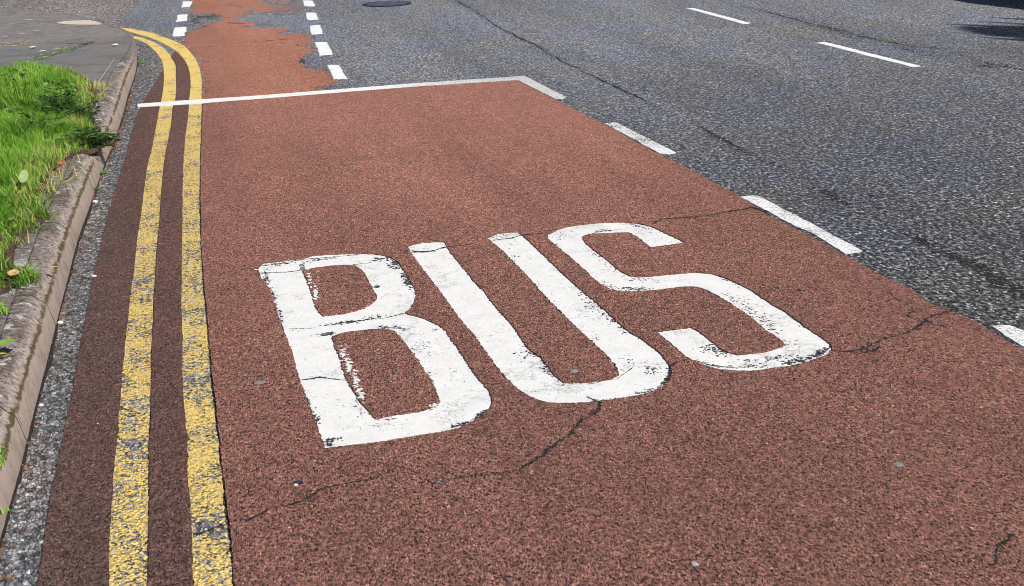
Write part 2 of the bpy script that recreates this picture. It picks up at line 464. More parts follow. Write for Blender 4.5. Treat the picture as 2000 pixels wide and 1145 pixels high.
M_IRONR = mat_simple('worn_iron_rib', (.07, .07, .125), (.14, .14, .21), 60, rough=.5, spec=.5, metal=.2)
M_IROND = mat_simple('iron_recess', (.012, .012, .035), (.03, .03, .06), 60, rough=.7)
M_TWIG = mat_simple('dry_twig', (.06, .04, .028), (.12, .085, .06), 200)
M_STRAW = mat_simple('straw_stalk', (.55, .44, .24), (.72, .62, .38), 100, trans=.2)
M_LEAFY = mat_simple('yellow_leaf', (.75, .48, .05), (.9, .66, .12), 60, trans=.25)
M_LEAFR = mat_simple('red_brown_leaf', (.48, .12, .045), (.62, .22, .10), 60, trans=.2)
M_LEAFT = mat_simple('tan_leaf', (.55, .34, .15), (.75, .52, .28), 60, trans=.2)
M_LEAFP = mat_simple('pale_green_leaf', (.30, .42, .16), (.42, .54, .26), 60, trans=.25)
M_LEAFG = mat_simple('bright_green_leaf', (.24, .45, .045), (.36, .60, .09), 40, trans=.3)
M_BLACKP = mat_simple('black_car_paint', (.008, .008, .010), (.012, .012, .014), 10, rough=.25, bump=0, spec=.6)
M_GLASS = mat_simple('dark_car_glass', (.01, .012, .014), (.015, .018, .02), 5, rough=.08, bump=0, spec=.7)
M_TYRE = mat_simple('tyre_rubber', (.012, .012, .012), (.025, .025, .025), 60)
M_RIM = mat_simple('alloy_rim', (.4, .4, .41), (.5, .5, .51), 20, rough=.35, bump=0, metal=.9)
M_LAMP = mat_simple('lamp_lens', (.5, .5, .5), (.6, .6, .6), 20, rough=.15, bump=0)
M_LAMPR = mat_simple('red_lamp_lens', (.25, .01, .01), (.3, .015, .015), 20, rough=.15, bump=0)
M_BARK = mat_simple('bark', (.07, .05, .035), (.16, .12, .09), 30, bump=.02)

def mat_leafattr(name, stops, trans=.35, spec=.25, rough=.6):
    g = G(name); t = g.attr('tint')
    return g.bsdf(g.ramp(t, stops), rough, None, spec, 0, trans)
M_GRASS = mat_leafattr('grass_blades', [(0, (.05, .15, .014)), (.4, (.17, .38, .032)), (.78, (.33, .57, .08)), (.9, (.40, .54, .13)), (.95, (.62, .50, .16)), (1, (.72, .62, .36))])
M_WEED = mat_leafattr('dark_weed_leaves', [(0, (.010, .035, .008)), (.6, (.035, .10, .022)), (1, (.15, .25, .08))], trans=.2)
M_WEEDL = mat_leafattr('light_weed_leaves', [(0, (.10, .24, .04)), (.6, (.24, .42, .09)), (1, (.42, .55, .22))], trans=.3)
M_CONIF = mat_leafattr('conifer_leaves', [(0, (.02, .05, .014)), (1, (.06, .12, .03))], trans=.15)

# ------------------------------------------------------------------ ground sheet
Z_RED, Z_CYC, Z_PAINT, Z_TOP = .008, .0028, .0035, .0105
road = link('road', mesh('road', [(-150, -60, 0), (150, -60, 0), (150, 400, 0), (-150, 400, 0)], [(0, 1, 2, 3)]), M_ASPH)
tag(road, kind='structure')

# kerb foot line, from near to the dropped corner and away into the side road
KF = [(5, 1042), (38, 926), (66, 811), (89, 722), (114, 621), (134, 543), (152, 472), (175, 407), (200, 335), (220, 285),
      (238, 233), (252, 182), (263, 150), (268, 125), (268, 101), (265, 82), (258, 68), (245, 60), (228, 54), (198, 46), (162, 35), (100, 26), (0, 17)]
kf = PP(KF)
kf = np.concatenate([[(-.53, -5.0), (-.525, 1.0)], kf, [(-4.0, 16.9), (-12.0, 19.5)]])
def resample_even(p, step):
    seg = np.linalg.norm(np.diff(p, axis=0), axis=1); s = np.r_[0, np.cumsum(seg)]
    q = np.arange(0, s[-1], step); return np.stack([np.interp(q, s, p[:, 0]), np.interp(q, s, p[:, 1])], 1)
kl = resample_even(resample(kf, closed=False), .02)
# light smoothing
ker = np.ones(9)/9
kl[4:-4] = np.stack([np.convolve(kl[:, i], ker, 'valid') for i in (0, 1)], 1)
kn = -normals2(kl, False)          # points to the footway side
def build_kerb():
    n = len(kl); hz = zk(kl[:, 1])/.12
    prof = [(0.0, -.02, 0.0), (0.0, .0, .02), (.017, .080, .22), (.024, .086, .27), (.052, .113, .40), (.066, .1195, .55), (.105, .1215, .80), (.115, .119, .86), (.12, .05, 1.0)]
    wob = fnoise(n, 3, 4, 40)
    V, A = [], []
    for k, (off, z, t) in enumerate(prof):
        r = np.random.default_rng(k).uniform(-1, 1, n)
        j = (0.0025 if k in (3, 4, 5) else .0008)
        o = off*(.35 + .65*hz) + j*r + (.004*wob if k >= 2 else 0)
        p = kl + kn*o[:, None]
        zz = (z*hz if z > 0 else np.full(n, z)) + (j*.6*np.roll(r, 3) if 1 < k < 8 else 0)
        V.append(np.column_stack([p, zz])); A.append(np.full(n, t))
    V = np.concatenate(V); A = np.concatenate(A); T = []
    i = np.arange(n-1)
    for k in range(len(prof)-1):
        a, b, c, d = k*n + i, k*n + i + 1, (k+1)*n + i + 1, (k+1)*n + i
        T.append(np.stack([a, b, c], 1)); T.append(np.stack([a, c, d], 1))
    S = np.tile(np.r_[0, np.cumsum(np.linalg.norm(np.diff(kl, axis=0), axis=1))], len(prof))
    o = link('kerb', tri_mesh('kerb', V, np.concatenate(T), {'profile': A, 'along': S}, True), M_KERB)
    tag(o, kind='structure')
build_kerb()

# footway behind the kerb
def footway():
    hz = zk(kl[:, 1])/.12
    r = kl + kn*(.115*(.35 + .65*hz))[:, None]
    keep = np.r_[True, np.diff(kl[:, 1]) > 1e-4]
    r = r[keep][::4]
    V = [(x, y, float(zk(y))) for x, y in r] + [(min(-9.0, x - 3), y, float(zk(y))) for x, y in r]
    n = len(r); Fc = [(i, i+1, n+i+1, n+i) for i in range(n-1)]
    tag(link('pavement', mesh('pavement', V, Fc), M_PAVE), kind='structure')
footway()

def kx(y, off=0.0):
    return np.interp(y, kl[:700, 1], (kl + kn*off)[:700, 0])

# worn edging strip between the kerb and the grass
def edging():
    ys = np.arange(-5, 8.3, .03)
    xr = kx(ys, .118)
    right = np.column_stack([xr, ys])
    top = PP([(222, 152), (205, 158), (190, 163), (170, 166)], .12)
    left = np.array([(-1.3, 7.6), (-1.3, -5)])
    lp = np.concatenate([right[right[:, 1] < top[0][1] - .02], top, left])
    lp = rough(lp, .006, 31, smooth=False)
    o = sheet('footway_edging', lp, [], .1205, .02, M_EDGE)
    tag(o, kind='structure')
edging()

# side road mouth in paler weathered asphalt
sr = np.concatenate([[(1.2, 60.0), (.2, 24.0)], PP([(285, -10), (276, 0), (256, 15), (244, 33), (242, 48), (232, 54), (215, 52), (198, 49), (162, 38), (100, 30), (0, 21)]), [(-4, 16.7), (-60, 19.0), (-60, 60)]])
tag(sheet('side_road', rough(sr, .02, 5), [], .004, .006, M_SIDE), kind='structure')
# gutter strip of coarse pale asphalt
gut = np.concatenate([[(-.60, -5), (-.60, 1)], kf[2:-8] - np.array([.03, 0]), PP([(262, 76), (284, 84), (301, 97), (318, 118), (325, 135), (318, 150), (299, 170), (285, 200), (272, 228), (262, 266), (256, 280), (228, 376), (204, 472),
      (182, 570), (154, 735), (128, 860), (99, 1020), (80, 1145)]), [(-.36, 1), (-.37, -5)]])
tag(sheet('gutter', rough(gut, .004, 6), [], .002, .004, M_GUTTER), kind='structure')
# far side of the carriageway (outside the picture): kerb and verge
M_VERGE = mat_simple('far_verge_turf', (.03, .08, .012), (.08, .16, .03), 20, bump=.03)
tag(link('far_kerb', mesh('far_kerb', [(9.9, -40, -.01), (9.9, -40, .12), (10.03, -40, .125), (10.03, -40, -.01), (9.9, 200, -.01), (9.9, 200, .12), (10.03, 200, .125), (10.03, 200, -.01)],
     [(0, 1, 5, 4), (1, 2, 6, 5), (2, 3, 7, 6)]), M_EDGE), kind='structure')
tag(link('far_verge', mesh('far_verge', [(10.03, -60, .118), (150, -60, .118), (150, 400, .118), (10.03, 400, .118)], [(0, 1, 2, 3)]), M_VERGE), kind='structure')

# ------------------------------------------------------------------ outlines (traced places on the carriageway)
L1L = [(255, 68), (263, 76), (284, 84), (301, 98), (314, 114), (320, 132), (320, 152), (318, 177), (313, 203), (308, 228), (301, 266), (296, 290), (289, 318), (281, 369), (275, 419), (267, 470), (262, 521), (255, 570), (248, 633), (241, 697), (236, 760), (232, 811), (229, 860), (223, 906), (220, 956), (215, 1032), (212, 1083), (213, 1145)]
L1R = [(257, 69), (284, 76), (309, 87), (329, 104), (342, 124), (343, 147), (343, 187), (337, 210), (334, 243), (325, 290), (320, 318), (315, 369), (312, 419), (306, 483), (301, 570), (298, 633), (295, 697), (295, 760), (291, 860), (290, 931), (290, 1007), (289, 1083), (287, 1145)]
L2L = [(229, 54), (256, 63), (291, 73), (317, 84), (342, 98), (360, 117), (369, 137), (372, 162), (370, 187), (367, 228), (362, 266), (360, 290), (357, 331), (356, 407), (355, 483), (354, 570), (355, 646), (356, 722), (360, 798), (365, 860), (367, 931), (373, 1007), (375, 1083), (377, 1145)]
L2R = [(231, 54), (253, 56), (291, 63), (327, 75), (355, 87), (375, 106), (388, 129), (393, 152), (394, 187), (393, 228), (391, 285), (390, 331), (389, 381), (390, 457), (394, 533), (397, 570), (403, 646), (409, 722), (416, 785), (424, 860), (432, 931), (440, 1007), (446, 1058), (453, 1145)]
def band(Lp, Rp, z):
    l, r = PP(Lp, z), PP(Rp, z)
    return np.concatenate([l, [(l[-1][0], 1.2), (l[-1][0], -5)], [(r[-1][0], -5), (r[-1][0], 1.2)], r[::-1]])
yl1, yl2 = band(L1L, L1R, Z_PAINT), band(L2L, L2R, Z_PAINT)

B_OUT = [(506, 523), (515, 514), (555, 509), (596, 504), (611, 499), (677, 495), (728, 495), (753, 499), (774, 508), (786, 523), (804, 549), (812, 570), (813, 582), (808, 592), (799, 604), (791, 611),
         (817, 618), (842, 627), (862, 637), (880, 659), (905, 694), (931, 732), (953, 762), (959, 780), (953, 798), (936, 813), (910, 828), (880, 838), (804, 851), (753, 860), (703, 867), (634, 876), (627, 855), (611, 803), (586, 742), (561, 664), (543, 616), (528, 570)]
B_H1 = [(592, 527), (652, 518), (692, 517), (708, 529), (723, 554), (732, 570), (736, 578), (733, 588), (715, 599), (677, 610), (632, 616), (624, 608), (609, 570)]
B_H2 = [(649, 656), (682, 648), (728, 643), (756, 643), (771, 646), (786, 664), (819, 709), (849, 760), (857, 786), (848, 793), (817, 802), (773, 809), (733, 817), (728, 811), (710, 790), (682, 745), (662, 692)]
U_OUT = [(795, 481), (824, 474), (849, 472), (867, 472), (872, 481), (895, 508), (920, 541), (941, 564), (971, 600), (1000, 636), (1035, 681), (1066, 709), (1086, 732), (1101, 744), (1137, 745), (1172, 742), (1200, 735), (1210, 728), (1195, 705), (1167, 676), (1127, 641), (1076, 590), (1058, 570), (1025, 533), (996, 505), (976, 485),
         (950, 464), (976, 455), (1013, 452), (1023, 460), (1063, 498), (1106, 541), (1142, 570), (1177, 600), (1218, 638), (1253, 664), (1291, 692), (1306, 712), (1309, 728), (1304, 743), (1288, 757), (1253, 771), (1203, 779), (1165, 784), (1114, 787), (1068, 785), (1038, 775), (1012, 759), (1000, 748), (976, 722), (931, 661), (893, 616), (861, 571), (832, 533), (806, 498)]
S_OUT = [(1336, 474), (1271, 482), (1261, 475), (1241, 460), (1225, 453), (1190, 455), (1152, 457), (1138, 461), (1142, 470), (1162, 490), (1190, 510), (1223, 534), (1238, 539), (1253, 540), (1291, 537), (1329, 533), (1375, 532), (1405, 538), (1443, 554), (1469, 569), (1500, 589), (1551, 621), (1584, 646), (1611, 664), (1623, 680), (1614, 692), (1589, 702), (1551, 712), (1500, 719), (1476, 723), (1431, 723), (1395, 719), (1375, 712), (1342, 697), (1314, 674), (1282, 647),
         (1350, 638), (1367, 648), (1390, 666), (1415, 684), (1441, 692), (1469, 689), (1500, 684), (1534, 673), (1515, 656), (1500, 648), (1474, 626), (1431, 595), (1387, 570), (1365, 561), (1347, 559), (1317, 561), (1279, 566), (1228, 569), (1198, 566), (1172, 554), (1142, 526), (1109, 498), (1081, 474), (1070, 461), (1081, 452), (1109, 442), (1152, 436), (1210, 433), (1253, 437), (1273, 442), (1299, 455), (1319, 465)]

# ------------------------------------------------------------------ red surfacing
bayR = PP([(2000, 681), (1931, 641), (1880, 613), (1855, 602), (1824, 593), (1791, 570), (1718, 533), (1652, 497), (1589, 462), (1500, 417), (1469, 397), (1431, 374), (1355, 333), (1289, 300), (1253, 281), (1180, 241), (1084, 193), (1020, 154)], Z_RED)
bay_top = PP([(1000, 154), (804, 167), (652, 179), (500, 191), (397, 201)], Z_RED)
l2r = PP([(x + (1 + 5*(y/1145)), y) for x, y in L2R if y > 205], Z_RED)
bay = np.concatenate([[(bayR[0][0], -5), (bayR[0][0], 1.2)], bayR, bay_top, l2r, [(l2r[-1][0], 1.2), (l2r[-1][0], -5)]])
def letter_hole(pts, seed):
    return rough(PP(pts, Z_RED), .0035, seed, offset=-.0015, off_amp=.009, fine=.8)
def island(pts, seed):
    return rough(PP(pts, Z_RED), .0035, seed, offset=.002, off_amp=-.008, fine=.8)
holes = [letter_hole(B_OUT, 11), letter_hole(U_OUT, 12), letter_hole(S_OUT, 13)]
isl = [island(B_H1, 14), island(B_H2, 15)]
bay[2:2+len(bayR), 0] -= .008
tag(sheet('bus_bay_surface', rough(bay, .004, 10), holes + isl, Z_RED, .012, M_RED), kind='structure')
# dirty strips beside and between the yellow lines
midL = [(x + 1, y) for x, y in L1R if y > 106]; midR = [(x, y) for x, y in L2L if y > 96]
a, b = PP([(334, 110)] + midL, Z_RED), PP([(342, 99)] + midR[1:], Z_RED)
mid = np.concatenate([a, [(a[-1][0], 1.2), (a[-1][0], -5), (b[-1][0], -5), (b[-1][0], 1.2)], b[::-1]])
GR = [(318, 138), (299, 167), (280, 198), (266, 228), (256, 266), (249, 290), (236, 336), (223, 376), (210, 422), (198, 472), (187, 521), (177, 570), (167, 621), (155, 684), (147, 735), (137, 785), (121, 860), (109, 918), (99, 969), (91, 1020), (81, 1083), (72, 1145)]
a = PP(GR, Z_RED); b = PP([(x, y) for x, y in L1L if y > 140], Z_RED)
lef = np.concatenate([a, [(a[-1][0], 1.2), (a[-1][0], -5), (b[-1][0], -5), (b[-1][0], 1.2)], b[::-1]])
tag(sheet('kerbside_red_surface', [rough(lef, .0022, 17), rough(mid, .0022, 18)], [], Z_RED, .012, M_REDS), kind='structure')
# cycle lane beyond the bay, thin and worn through in places
cyc_l = [(376, 0), (371, 27), (409, 26), (440, 36), (428, 40), (412, 46), (388, 56), (365, 63), (356, 78), (360, 87), (378, 106), (391, 129), (396, 152), (397, 196)]
cyc_r = [(500, 190), (590, 183), (640, 178), (637, 176), (612, 172), (627, 168), (649, 162), (644, 152), (634, 138), (612, 135), (586, 130), (594, 124), (584, 111), (600, 107), (613, 99), (600, 93), (584, 90), (598, 87), (604, 76), (600, 72), (608, 66), (575, 65), (545, 67), (531, 66), (561, 61), (557, 56), (528, 56), (496, 56), (470, 52), (493, 46), (480, 43), (455, 41), (473, 31), (484, 24), (519, 23), (549, 28), (598, 28), (598, 15), (594, 0)]
c1, c2 = PP(cyc_l, Z_CYC), PP(cyc_r, Z_CYC)
cyc = np.concatenate([[(c1[0][0] + .05, 50), (c1[0][0], 18)], c1, c2, [(c2[-1][0], 18), (c2[-1][0] + .05, 50)]])
tag(sheet('cycle_lane', rough(cyc, .055, 21, scale=7, fine=1.0), [], Z_CYC, .006, M_REDC), kind='structure')

# ------------------------------------------------------------------ markings
def marking(name, pts, label, cat, mat, z=Z_PAINT, seed=1, amp=.003, group=None, thick=.005, holes=(), world=None, smooth=None):
    lp = PP(pts, z) if world is None else world
    lp = rough(lp, amp, seed, smooth=(world is not None))
    c = (lp[:, 0].mean(), lp[:, 1].mean(), 0.0)
    o = sheet(name, lp, [rough(PP(h, z), amp, seed + 3) for h in holes], z, thick, mat, origin=c)
    o.location = c
    return tag(o, label, cat, group)
# the word
wc = P(1080, 680); word = empty('road_lettering', (wc[0], wc[1], 0))
tag(word, 'large white cracked word BUS painted flat on the red bay', 'road marking')
org = (wc[0], wc[1], 0.0)
def letter(pts, hs, seed, label):
    lp = rough(PP(pts, Z_PAINT), .0035, seed, offset=0, fine=.9)
    o = sheet('letter', lp, [rough(PP(h, Z_PAINT), .0028, seed + 3) for h in hs], Z_PAINT, .004, M_WHITE, word, origin=org)
    o['label'] = label; return o
LB = letter(B_OUT, [B_H1, B_H2], 41, 'white letter B with worn upper bowl and chipped left edge')
LU = letter(U_OUT, [], 44, 'white letter U between the other two letters')
LS = letter(S_OUT, [], 47, 'white letter S nearest the dark carriageway')

def blob(cx, cy, s, ang, el, r, k=7):
    a = np.sort(r.uniform(0, 2*math.pi, k)); rad = s*r.uniform(.45, 1.0, k)
    x, y = rad*np.cos(a)*el, rad*np.sin(a)
    return np.stack([cx + x*math.cos(ang) - y*math.sin(ang), cy + x*math.sin(ang) + y*math.cos(ang)], 1)
def blobs(name, clusters, z, mat, parent=None, origin=(0, 0, 0), seed=1, inside=None):
    """clusters: (px, py, rx, ry, n, size in metres[, dx, dy]) gathered chips of worn surface"""
    r = np.random.default_rng(seed); V, Fc = [], []
    for c in clusters:
        px, py, rx, ry, n, s = c[:6]
        sl = c[6] if len(c) > 6 else 0.0
        for _ in range(n):
            u, v = r.normal(0, .5, 2); x = px + u*rx; y = py + v*ry + u*rx*sl
            q = P(x, y, z)
            b = blob(q[0], q[1], s*.78*r.uniform(.35, 1.15), r.uniform(0, 3.14), r.uniform(1, 2.0), r)
            k = len(V); V += [(p[0] - origin[0], p[1] - origin[1], z - origin[2] + r.uniform(0, .0003)) for p in b]; Fc.append(tuple(range(k, k + len(b))))
    return link(name, mesh(name, V, Fc), mat, parent)
# places where the paint has come off, per letter
wz = Z_PAINT + .0006
blobs('worn_patch', [(773, 515, 16, 9, 90, .011), (795, 545, 12, 16, 90, .011, 1.2), (745, 506, 26, 4, 40, .009), (520, 545, 7, 20, 80, .008, 1.0), (534, 590, 8, 26, 110, .008, 1.5), (548, 625, 6, 18, 50, .007, 1.5), (545, 516, 34, 3, 60, .008, -.1), (620, 507, 30, 3, 45, .008, -.12),
      (592, 522, 6, 8, 30, .008), (738, 560, 8, 5, 20, .009), (690, 628, 60, 3, 70, .008, -.14), (735, 620, 40, 5, 40, .006, -.12), (640, 652, 18, 3, 30, .009, -.1), (752, 640, 12, 5, 22, .007), (780, 640, 18, 4, 16, .008, .1), (845, 645, 14, 4, 10, .007), (830, 675, 20, 16, 26, .005), (813, 700, 10, 16, 24, .008, 1.4),
      (840, 740, 8, 16, 24, .008, 1.6), (880, 730, 30, 20, 14, .004), (944, 808, 22, 5, 60, .009, -.55), (905, 828, 24, 4, 50, .007, -.3), (640, 866, 9, 9, 36, .008), (655, 858, 16, 5, 20, .006), (618, 820, 7, 20, 34, .007, 2.2), (700, 800, 14, 12, 26, .005, .9), (760, 835, 80, 10, 18, .004), (665, 690, 8, 20, 20, .004, 1.5), (612, 738, 12, 3, 12, .007, -.1)],
      wz, M_UNDER, LB, org, 51)['kind'] = 'stuff'
blobs('worn_patch', [(1311, 730, 5, 14, 50, .010), (1300, 745, 12, 5, 50, .010, -.8), (1275, 722, 18, 12, 40, .006), (1262, 765, 22, 4, 30, .006, -.2), (1200, 780, 40, 3, 26, .006, -.1), (1155, 590, 30, 18, 60, .006, .9), (1190, 615, 30, 14, 60, .007, .85), (1215, 640, 30, 12, 30, .005, .8), (840, 491, 24, 2, 26, .007, -.08), (830, 484, 22, 5, 10, .005), (985, 460, 24, 3, 14, .006, -.15),
      (1000, 500, 18, 20, 30, .006, 1.3), (1060, 570, 40, 30, 26, .004, 1), (1035, 683, 12, 12, 30, .006, 1.1), (1070, 725, 20, 10, 40, .007, .9), (1020, 690, 20, 20, 24, .006), (1120, 748, 40, 3, 24, .005), (1165, 665, 16, 14, 16, .007), (940, 620, 50, 50, 18, .004, 1.2), (1100, 770, 60, 10, 14, .004), (1220, 705, 20, 16, 14, .005)],
      wz, M_UNDER, LU, org, 52)['kind'] = 'stuff'
blobs('worn_patch', [(1600, 690, 20, 6, 80, .009, -.45), (1555, 705, 36, 6, 70, .008, -.2), (1500, 700, 60, 5, 60, .007, -.1), (1470, 715, 60, 5, 40, .006), (1540, 670, 24, 12, 34, .005), (1400, 685, 24, 8, 50, .008, .3), (1375, 680, 18, 10, 24, .006), (1390, 712, 24, 5, 20, .006, .3), (1470, 610, 34, 18, 60, .006, .7), (1500, 635, 26, 12, 50, .006, .7), (1440, 590, 26, 10, 30, .006, .7), (1240, 440, 30, 3, 40, .007, .12), (1265, 446, 18, 6, 24, .006), (1180, 450, 18, 3, 14, .009), (1100, 460, 20, 10, 20, .006),
      (1085, 480, 12, 12, 20, .006, 1), (1230, 564, 36, 4, 70, .008), (1185, 558, 18, 8, 30, .007, .6), (1160, 492, 10, 12, 24, .006, 1), (1200, 525, 26, 10, 24, .006, .8), (1430, 550, 30, 6, 30, .007, .4), (1245, 546, 20, 4, 20, .006), (1300, 468, 24, 8, 12, .004), (1560, 630, 30, 12, 16, .005, .7), (1290, 550, 60, 5, 16, .004)],
      wz, M_UNDER, LS, org, 53)['kind'] = 'stuff'
# older paint left on the red surface along the letter B
blobs('paint_remnant', [(604, 545, 4, 14, 22, .010, 1.6), (616, 575, 4, 16, 26, .011, 1.6), (668, 690, 6, 14, 30, .009, 1.5), (682, 715, 6, 16, 40, .010, 1.5), (695, 745, 6, 16, 40, .010, 1.5), (706, 775, 5, 14, 30, .009, 1.4), (765, 815, 20, 2, 8, .010), (500, 526, 3, 2, 4, .012), (850, 793, 10, 3, 14, .009, -.3)],
      Z_RED + .0008, M_WHITE, LB, org, 54)['kind'] = 'stuff'

# yellow lines
marking('yellow_line', None, 'inner of the double yellow lines, the one nearer the kerb and gutter', 'road marking', M_YEL, seed=61, amp=.0035, group='double yellow lines', world=yl1)
marking('yellow_line', None, 'outer of the double yellow lines, against the broad red bay', 'road marking', M_YEL, seed=62, amp=.0045, group='double yellow lines', world=yl2)
# front line of the bay with its short return
marking('bay_end_line', [(268, 203), (347, 197), (500, 187), (652, 175), (804, 163), (1000, 150), (1024, 148), (1064, 168), (1104, 189), (1096, 194), (1084, 193), (1050, 176), (1010, 156), (804, 169), (652, 181), (500, 193), (355, 204), (270, 209)],
        'long thin white line closing the far end of the red bus bay', 'road marking', M_WLINE, z=Z_TOP, seed=63, amp=.005, thick=.006)
for k, (pts, lab) in enumerate([
    ([(1180, 241), (1203, 239), (1253, 264), (1320, 298), (1306, 301), (1289, 300), (1253, 281)], 'speckled worn white dash on the bay side, second from the far corner'),
    ([(1445, 384), (1479, 381), (1530, 408), (1589, 438), (1642, 467), (1686, 491), (1652, 496), (1589, 457), (1551, 440), (1500, 413)], 'long white dash on the bay side level with the letter S'),
    ([(1938, 637), (1972, 635), (2000, 645), (2080, 690), (2140, 730), (2100, 735), (2030, 695), (1962, 656)], 'worn white dash on the bay side cut by the right edge of the photo')]):
    marking('bay_edge_dash', pts, lab, 'road marking', M_WWORN, seed=70 + k, amp=.006, group='white dashes along the bay side')
for k, (pts, lab) in enumerate([
    ([(357, 3), (375, 3), (371, 13), (354, 14)], 'farthest small white block on the kerb side of the cycle lane'),
    ([(347, 29), (367, 28), (365, 40), (345, 42)], 'middle small white block on the kerb side of the cycle lane'),
    ([(341, 54), (363, 53), (360, 70), (337, 71)], 'small white block on the kerb side of the cycle lane, just above the yellow lines'),
    ([(591, 1), (609, 1), (616, 10), (611, 13), (595, 12)], 'farthest white block on the traffic side of the cycle lane'),
    ([(597, 25), (616, 25), (620, 38), (601, 39)], 'second farthest white block on the traffic side of the cycle lane'),
    ([(605, 50), (625, 49), (631, 66), (609, 67)], 'middle white block of the five on the traffic side of the cycle lane'),
    ([(616, 82), (639, 82), (650, 106), (625, 108)], 'white block on the traffic side beside a ragged bare patch, second nearest'),
    ([(638, 127), (660, 127), (679, 153), (652, 155)], 'largest nearest white block just before the bay end line')]):
    marking('cycle_lane_block', pts, lab, 'road marking', M_WCLEAN, seed=80 + k, amp=.012, group='white blocks edging the cycle lane', thick=.004)
for k, (pts, lab) in enumerate([
    ([(1340, 16), (1356, 16), (1466, 45), (1452, 47)], 'farther of the two thin white centre line dashes'),
    ([(1594, 83), (1612, 82), (1798, 129), (1782, 131)], 'nearer of the two thin white centre line dashes')]):
    marking('centre_line_dash', pts, lab, 'road marking', M_WCLEAN, seed=95 + k, amp=.008, group='centre line dashes')

# pale flush stone at the dropped corner
sp = np.array([PK(x, y, .004) for x, y in [(109, 46), (125, 42), (150, 41), (175, 40), (188, 43), (199, 47), (170, 48), (130, 48)]])
o = sheet('paving_slab', rough(sp[:, :2], .006, 101), [], float(sp[:, 2].mean()) + .004, .02, M_STONE, origin=(sp[:, 0].mean(), sp[:, 1].mean(), 0))
o.location = (sp[:, 0].mean(), sp[:, 1].mean(), 0)
tag(o, 'pale pinkish flush stone slab let into the grey pavement corner', 'paving slab')

# ------------------------------------------------------------------ cracks
def ribbon(pts, z, w=.005, seed=1, jit=.010, gaps=.0, name='road_crack', mat=None):
    p = resample_even(PP(pts, z), float(np.clip(.0012*np.linalg.norm(P(*pts[0])), .004, .012)))
    n = len(p); nn = normals2(p, False)
    r = np.random.default_rng(seed)
    p = p + nn*(jit*fnoise(n, seed, 5, 34) + jit*.12*r.uniform(-1, 1, n))[:, None]
    w = w*1.2; ww = w*np.clip(.75 + 1.0*fnoise(n, seed + 1, 4, 12) + .3*r.uniform(-1, 1, n) - gaps*np.clip(1.6*fnoise(n, seed + 2, 3, 40) + .2, 0, 1)*1.6, 0.0, 2.2)
    wl, wr = ww/2*r.uniform(.2, 1.7, n), ww/2*r.uniform(.2, 1.7, n)
    V = np.concatenate([np.column_stack([p + nn*wl[:, None], np.full(n, z)]), np.column_stack([p - nn*wr[:, None], np.full(n, z)])])
    Fc = [(i, i+1, n+i+1, n+i) for i in range(n-1) if ww[i] > 1e-4 or ww[i+1] > 1e-4]
    o = link(name, mesh(name, V, Fc), mat or M_TAR); tag(o, kind='structure'); return o
zr, za, zp = Z_RED + .0007, .0008, Z_PAINT + .0012
ribbon([(890, 0), (918, 15), (951, 38), (976, 54), (1000, 67), (1051, 91), (1106, 124), (1152, 146), (1198, 167), (1238, 186), (1279, 208), (1304, 222), (1355, 243), (1393, 263), (1450, 293)], za, .013, 1, .04, .35)
ribbon([(1560, 350), (1614, 376), (1642, 388), (1700, 420), (1791, 466), (1817, 484), (1867, 504), (1905, 522), (1936, 535), (2010, 575)], za, .006, 2, .05, 1.2)
ribbon([(1405, 0), (1450, 10), (1500, 24), (1551, 38), (1601, 51), (1642, 60), (1703, 76), (1768, 90), (1827, 94), (1875, 104), (1931, 125), (2010, 138)], za, .016, 3, .06, 1.2)
ribbon([(1500, 414), (1471, 406), (1431, 412), (1380, 422), (1352, 425), (1294, 428), (1273, 437)], zr, .010, 4, .012, .0)
ribbon([(1500, 427), (1455, 425), (1418, 422)], zr, .006, 5, .01, .6)
ribbon([(1070, 455), (1030, 458), (1023, 460)], zr, .007, 6, .008)
ribbon([(1020, 459), (1000, 465), (975, 468), (962, 470)], zp, .007, 7, .006)
ribbon([(950, 471), (905, 479), (874, 482)], zr, .005, 8, .008, 1.0)
ribbon([(871, 483), (840, 491), (812, 492), (803, 488)], zp, .009, 9, .006)
ribbon([(798, 489), (786, 495)], zr, .009, 10, .008)
ribbon([(1622, 685), (1642, 688), (1660, 688), (1690, 680), (1710, 668), (1733, 660), (1766, 652), (1791, 642), (1809, 631), (1817, 619), (1835, 613), (1860, 606)], zr, .006, 11, .014, .0)
ribbon([(1690, 690), (1708, 684), (1718, 676)], zr, .008, 12, .01)
ribbon([(1771, 612), (1791, 605), (1826, 596), (1870, 602)], zr, .006, 13, .014, .4)
ribbon([(1771, 612), (1784, 622), (1798, 627)], zr, .004, 14, .01, .4)
ribbon([(1817, 632), (1840, 636)], zr, .005, 15, .008, .3)
ribbon([(1736, 570), (1750, 584), (1763, 592), (1768, 605)], zr, .006, 16, .01, .5)
ribbon([(1310, 714), (1318, 708), (1342, 703), (1360, 704)], zr, .007, 17, .006, .2)
ribbon([(1355, 704), (1395, 714), (1440, 718), (1475, 715)], zp, .004, 18, .006, .3)
ribbon([(1170, 784), (1173, 798), (1162, 811), (1139, 819), (1127, 833), (1111, 851), (1086, 863), (1066, 878), (1061, 888), (1040, 901), (1011, 917)], zr, .0075, 19, .012, -.1)
ribbon([(1011, 917), (981, 922), (930, 929), (880, 936), (845, 943), (800, 915), (779, 911)], zr, .003, 20, .008, .5)
ribbon([(779, 911), (766, 920), (723, 937), (677, 944), (632, 954), (596, 972), (589, 980), (533, 992), (500, 1007), (479, 1020)], zr, .0045, 21, .010, .1)
ribbon([(1977, 1042), (1966, 1055), (1948, 1065), (1944, 1083), (1948, 1091), (1938, 1102), (1926, 1100)], zr, .008, 22, .010)
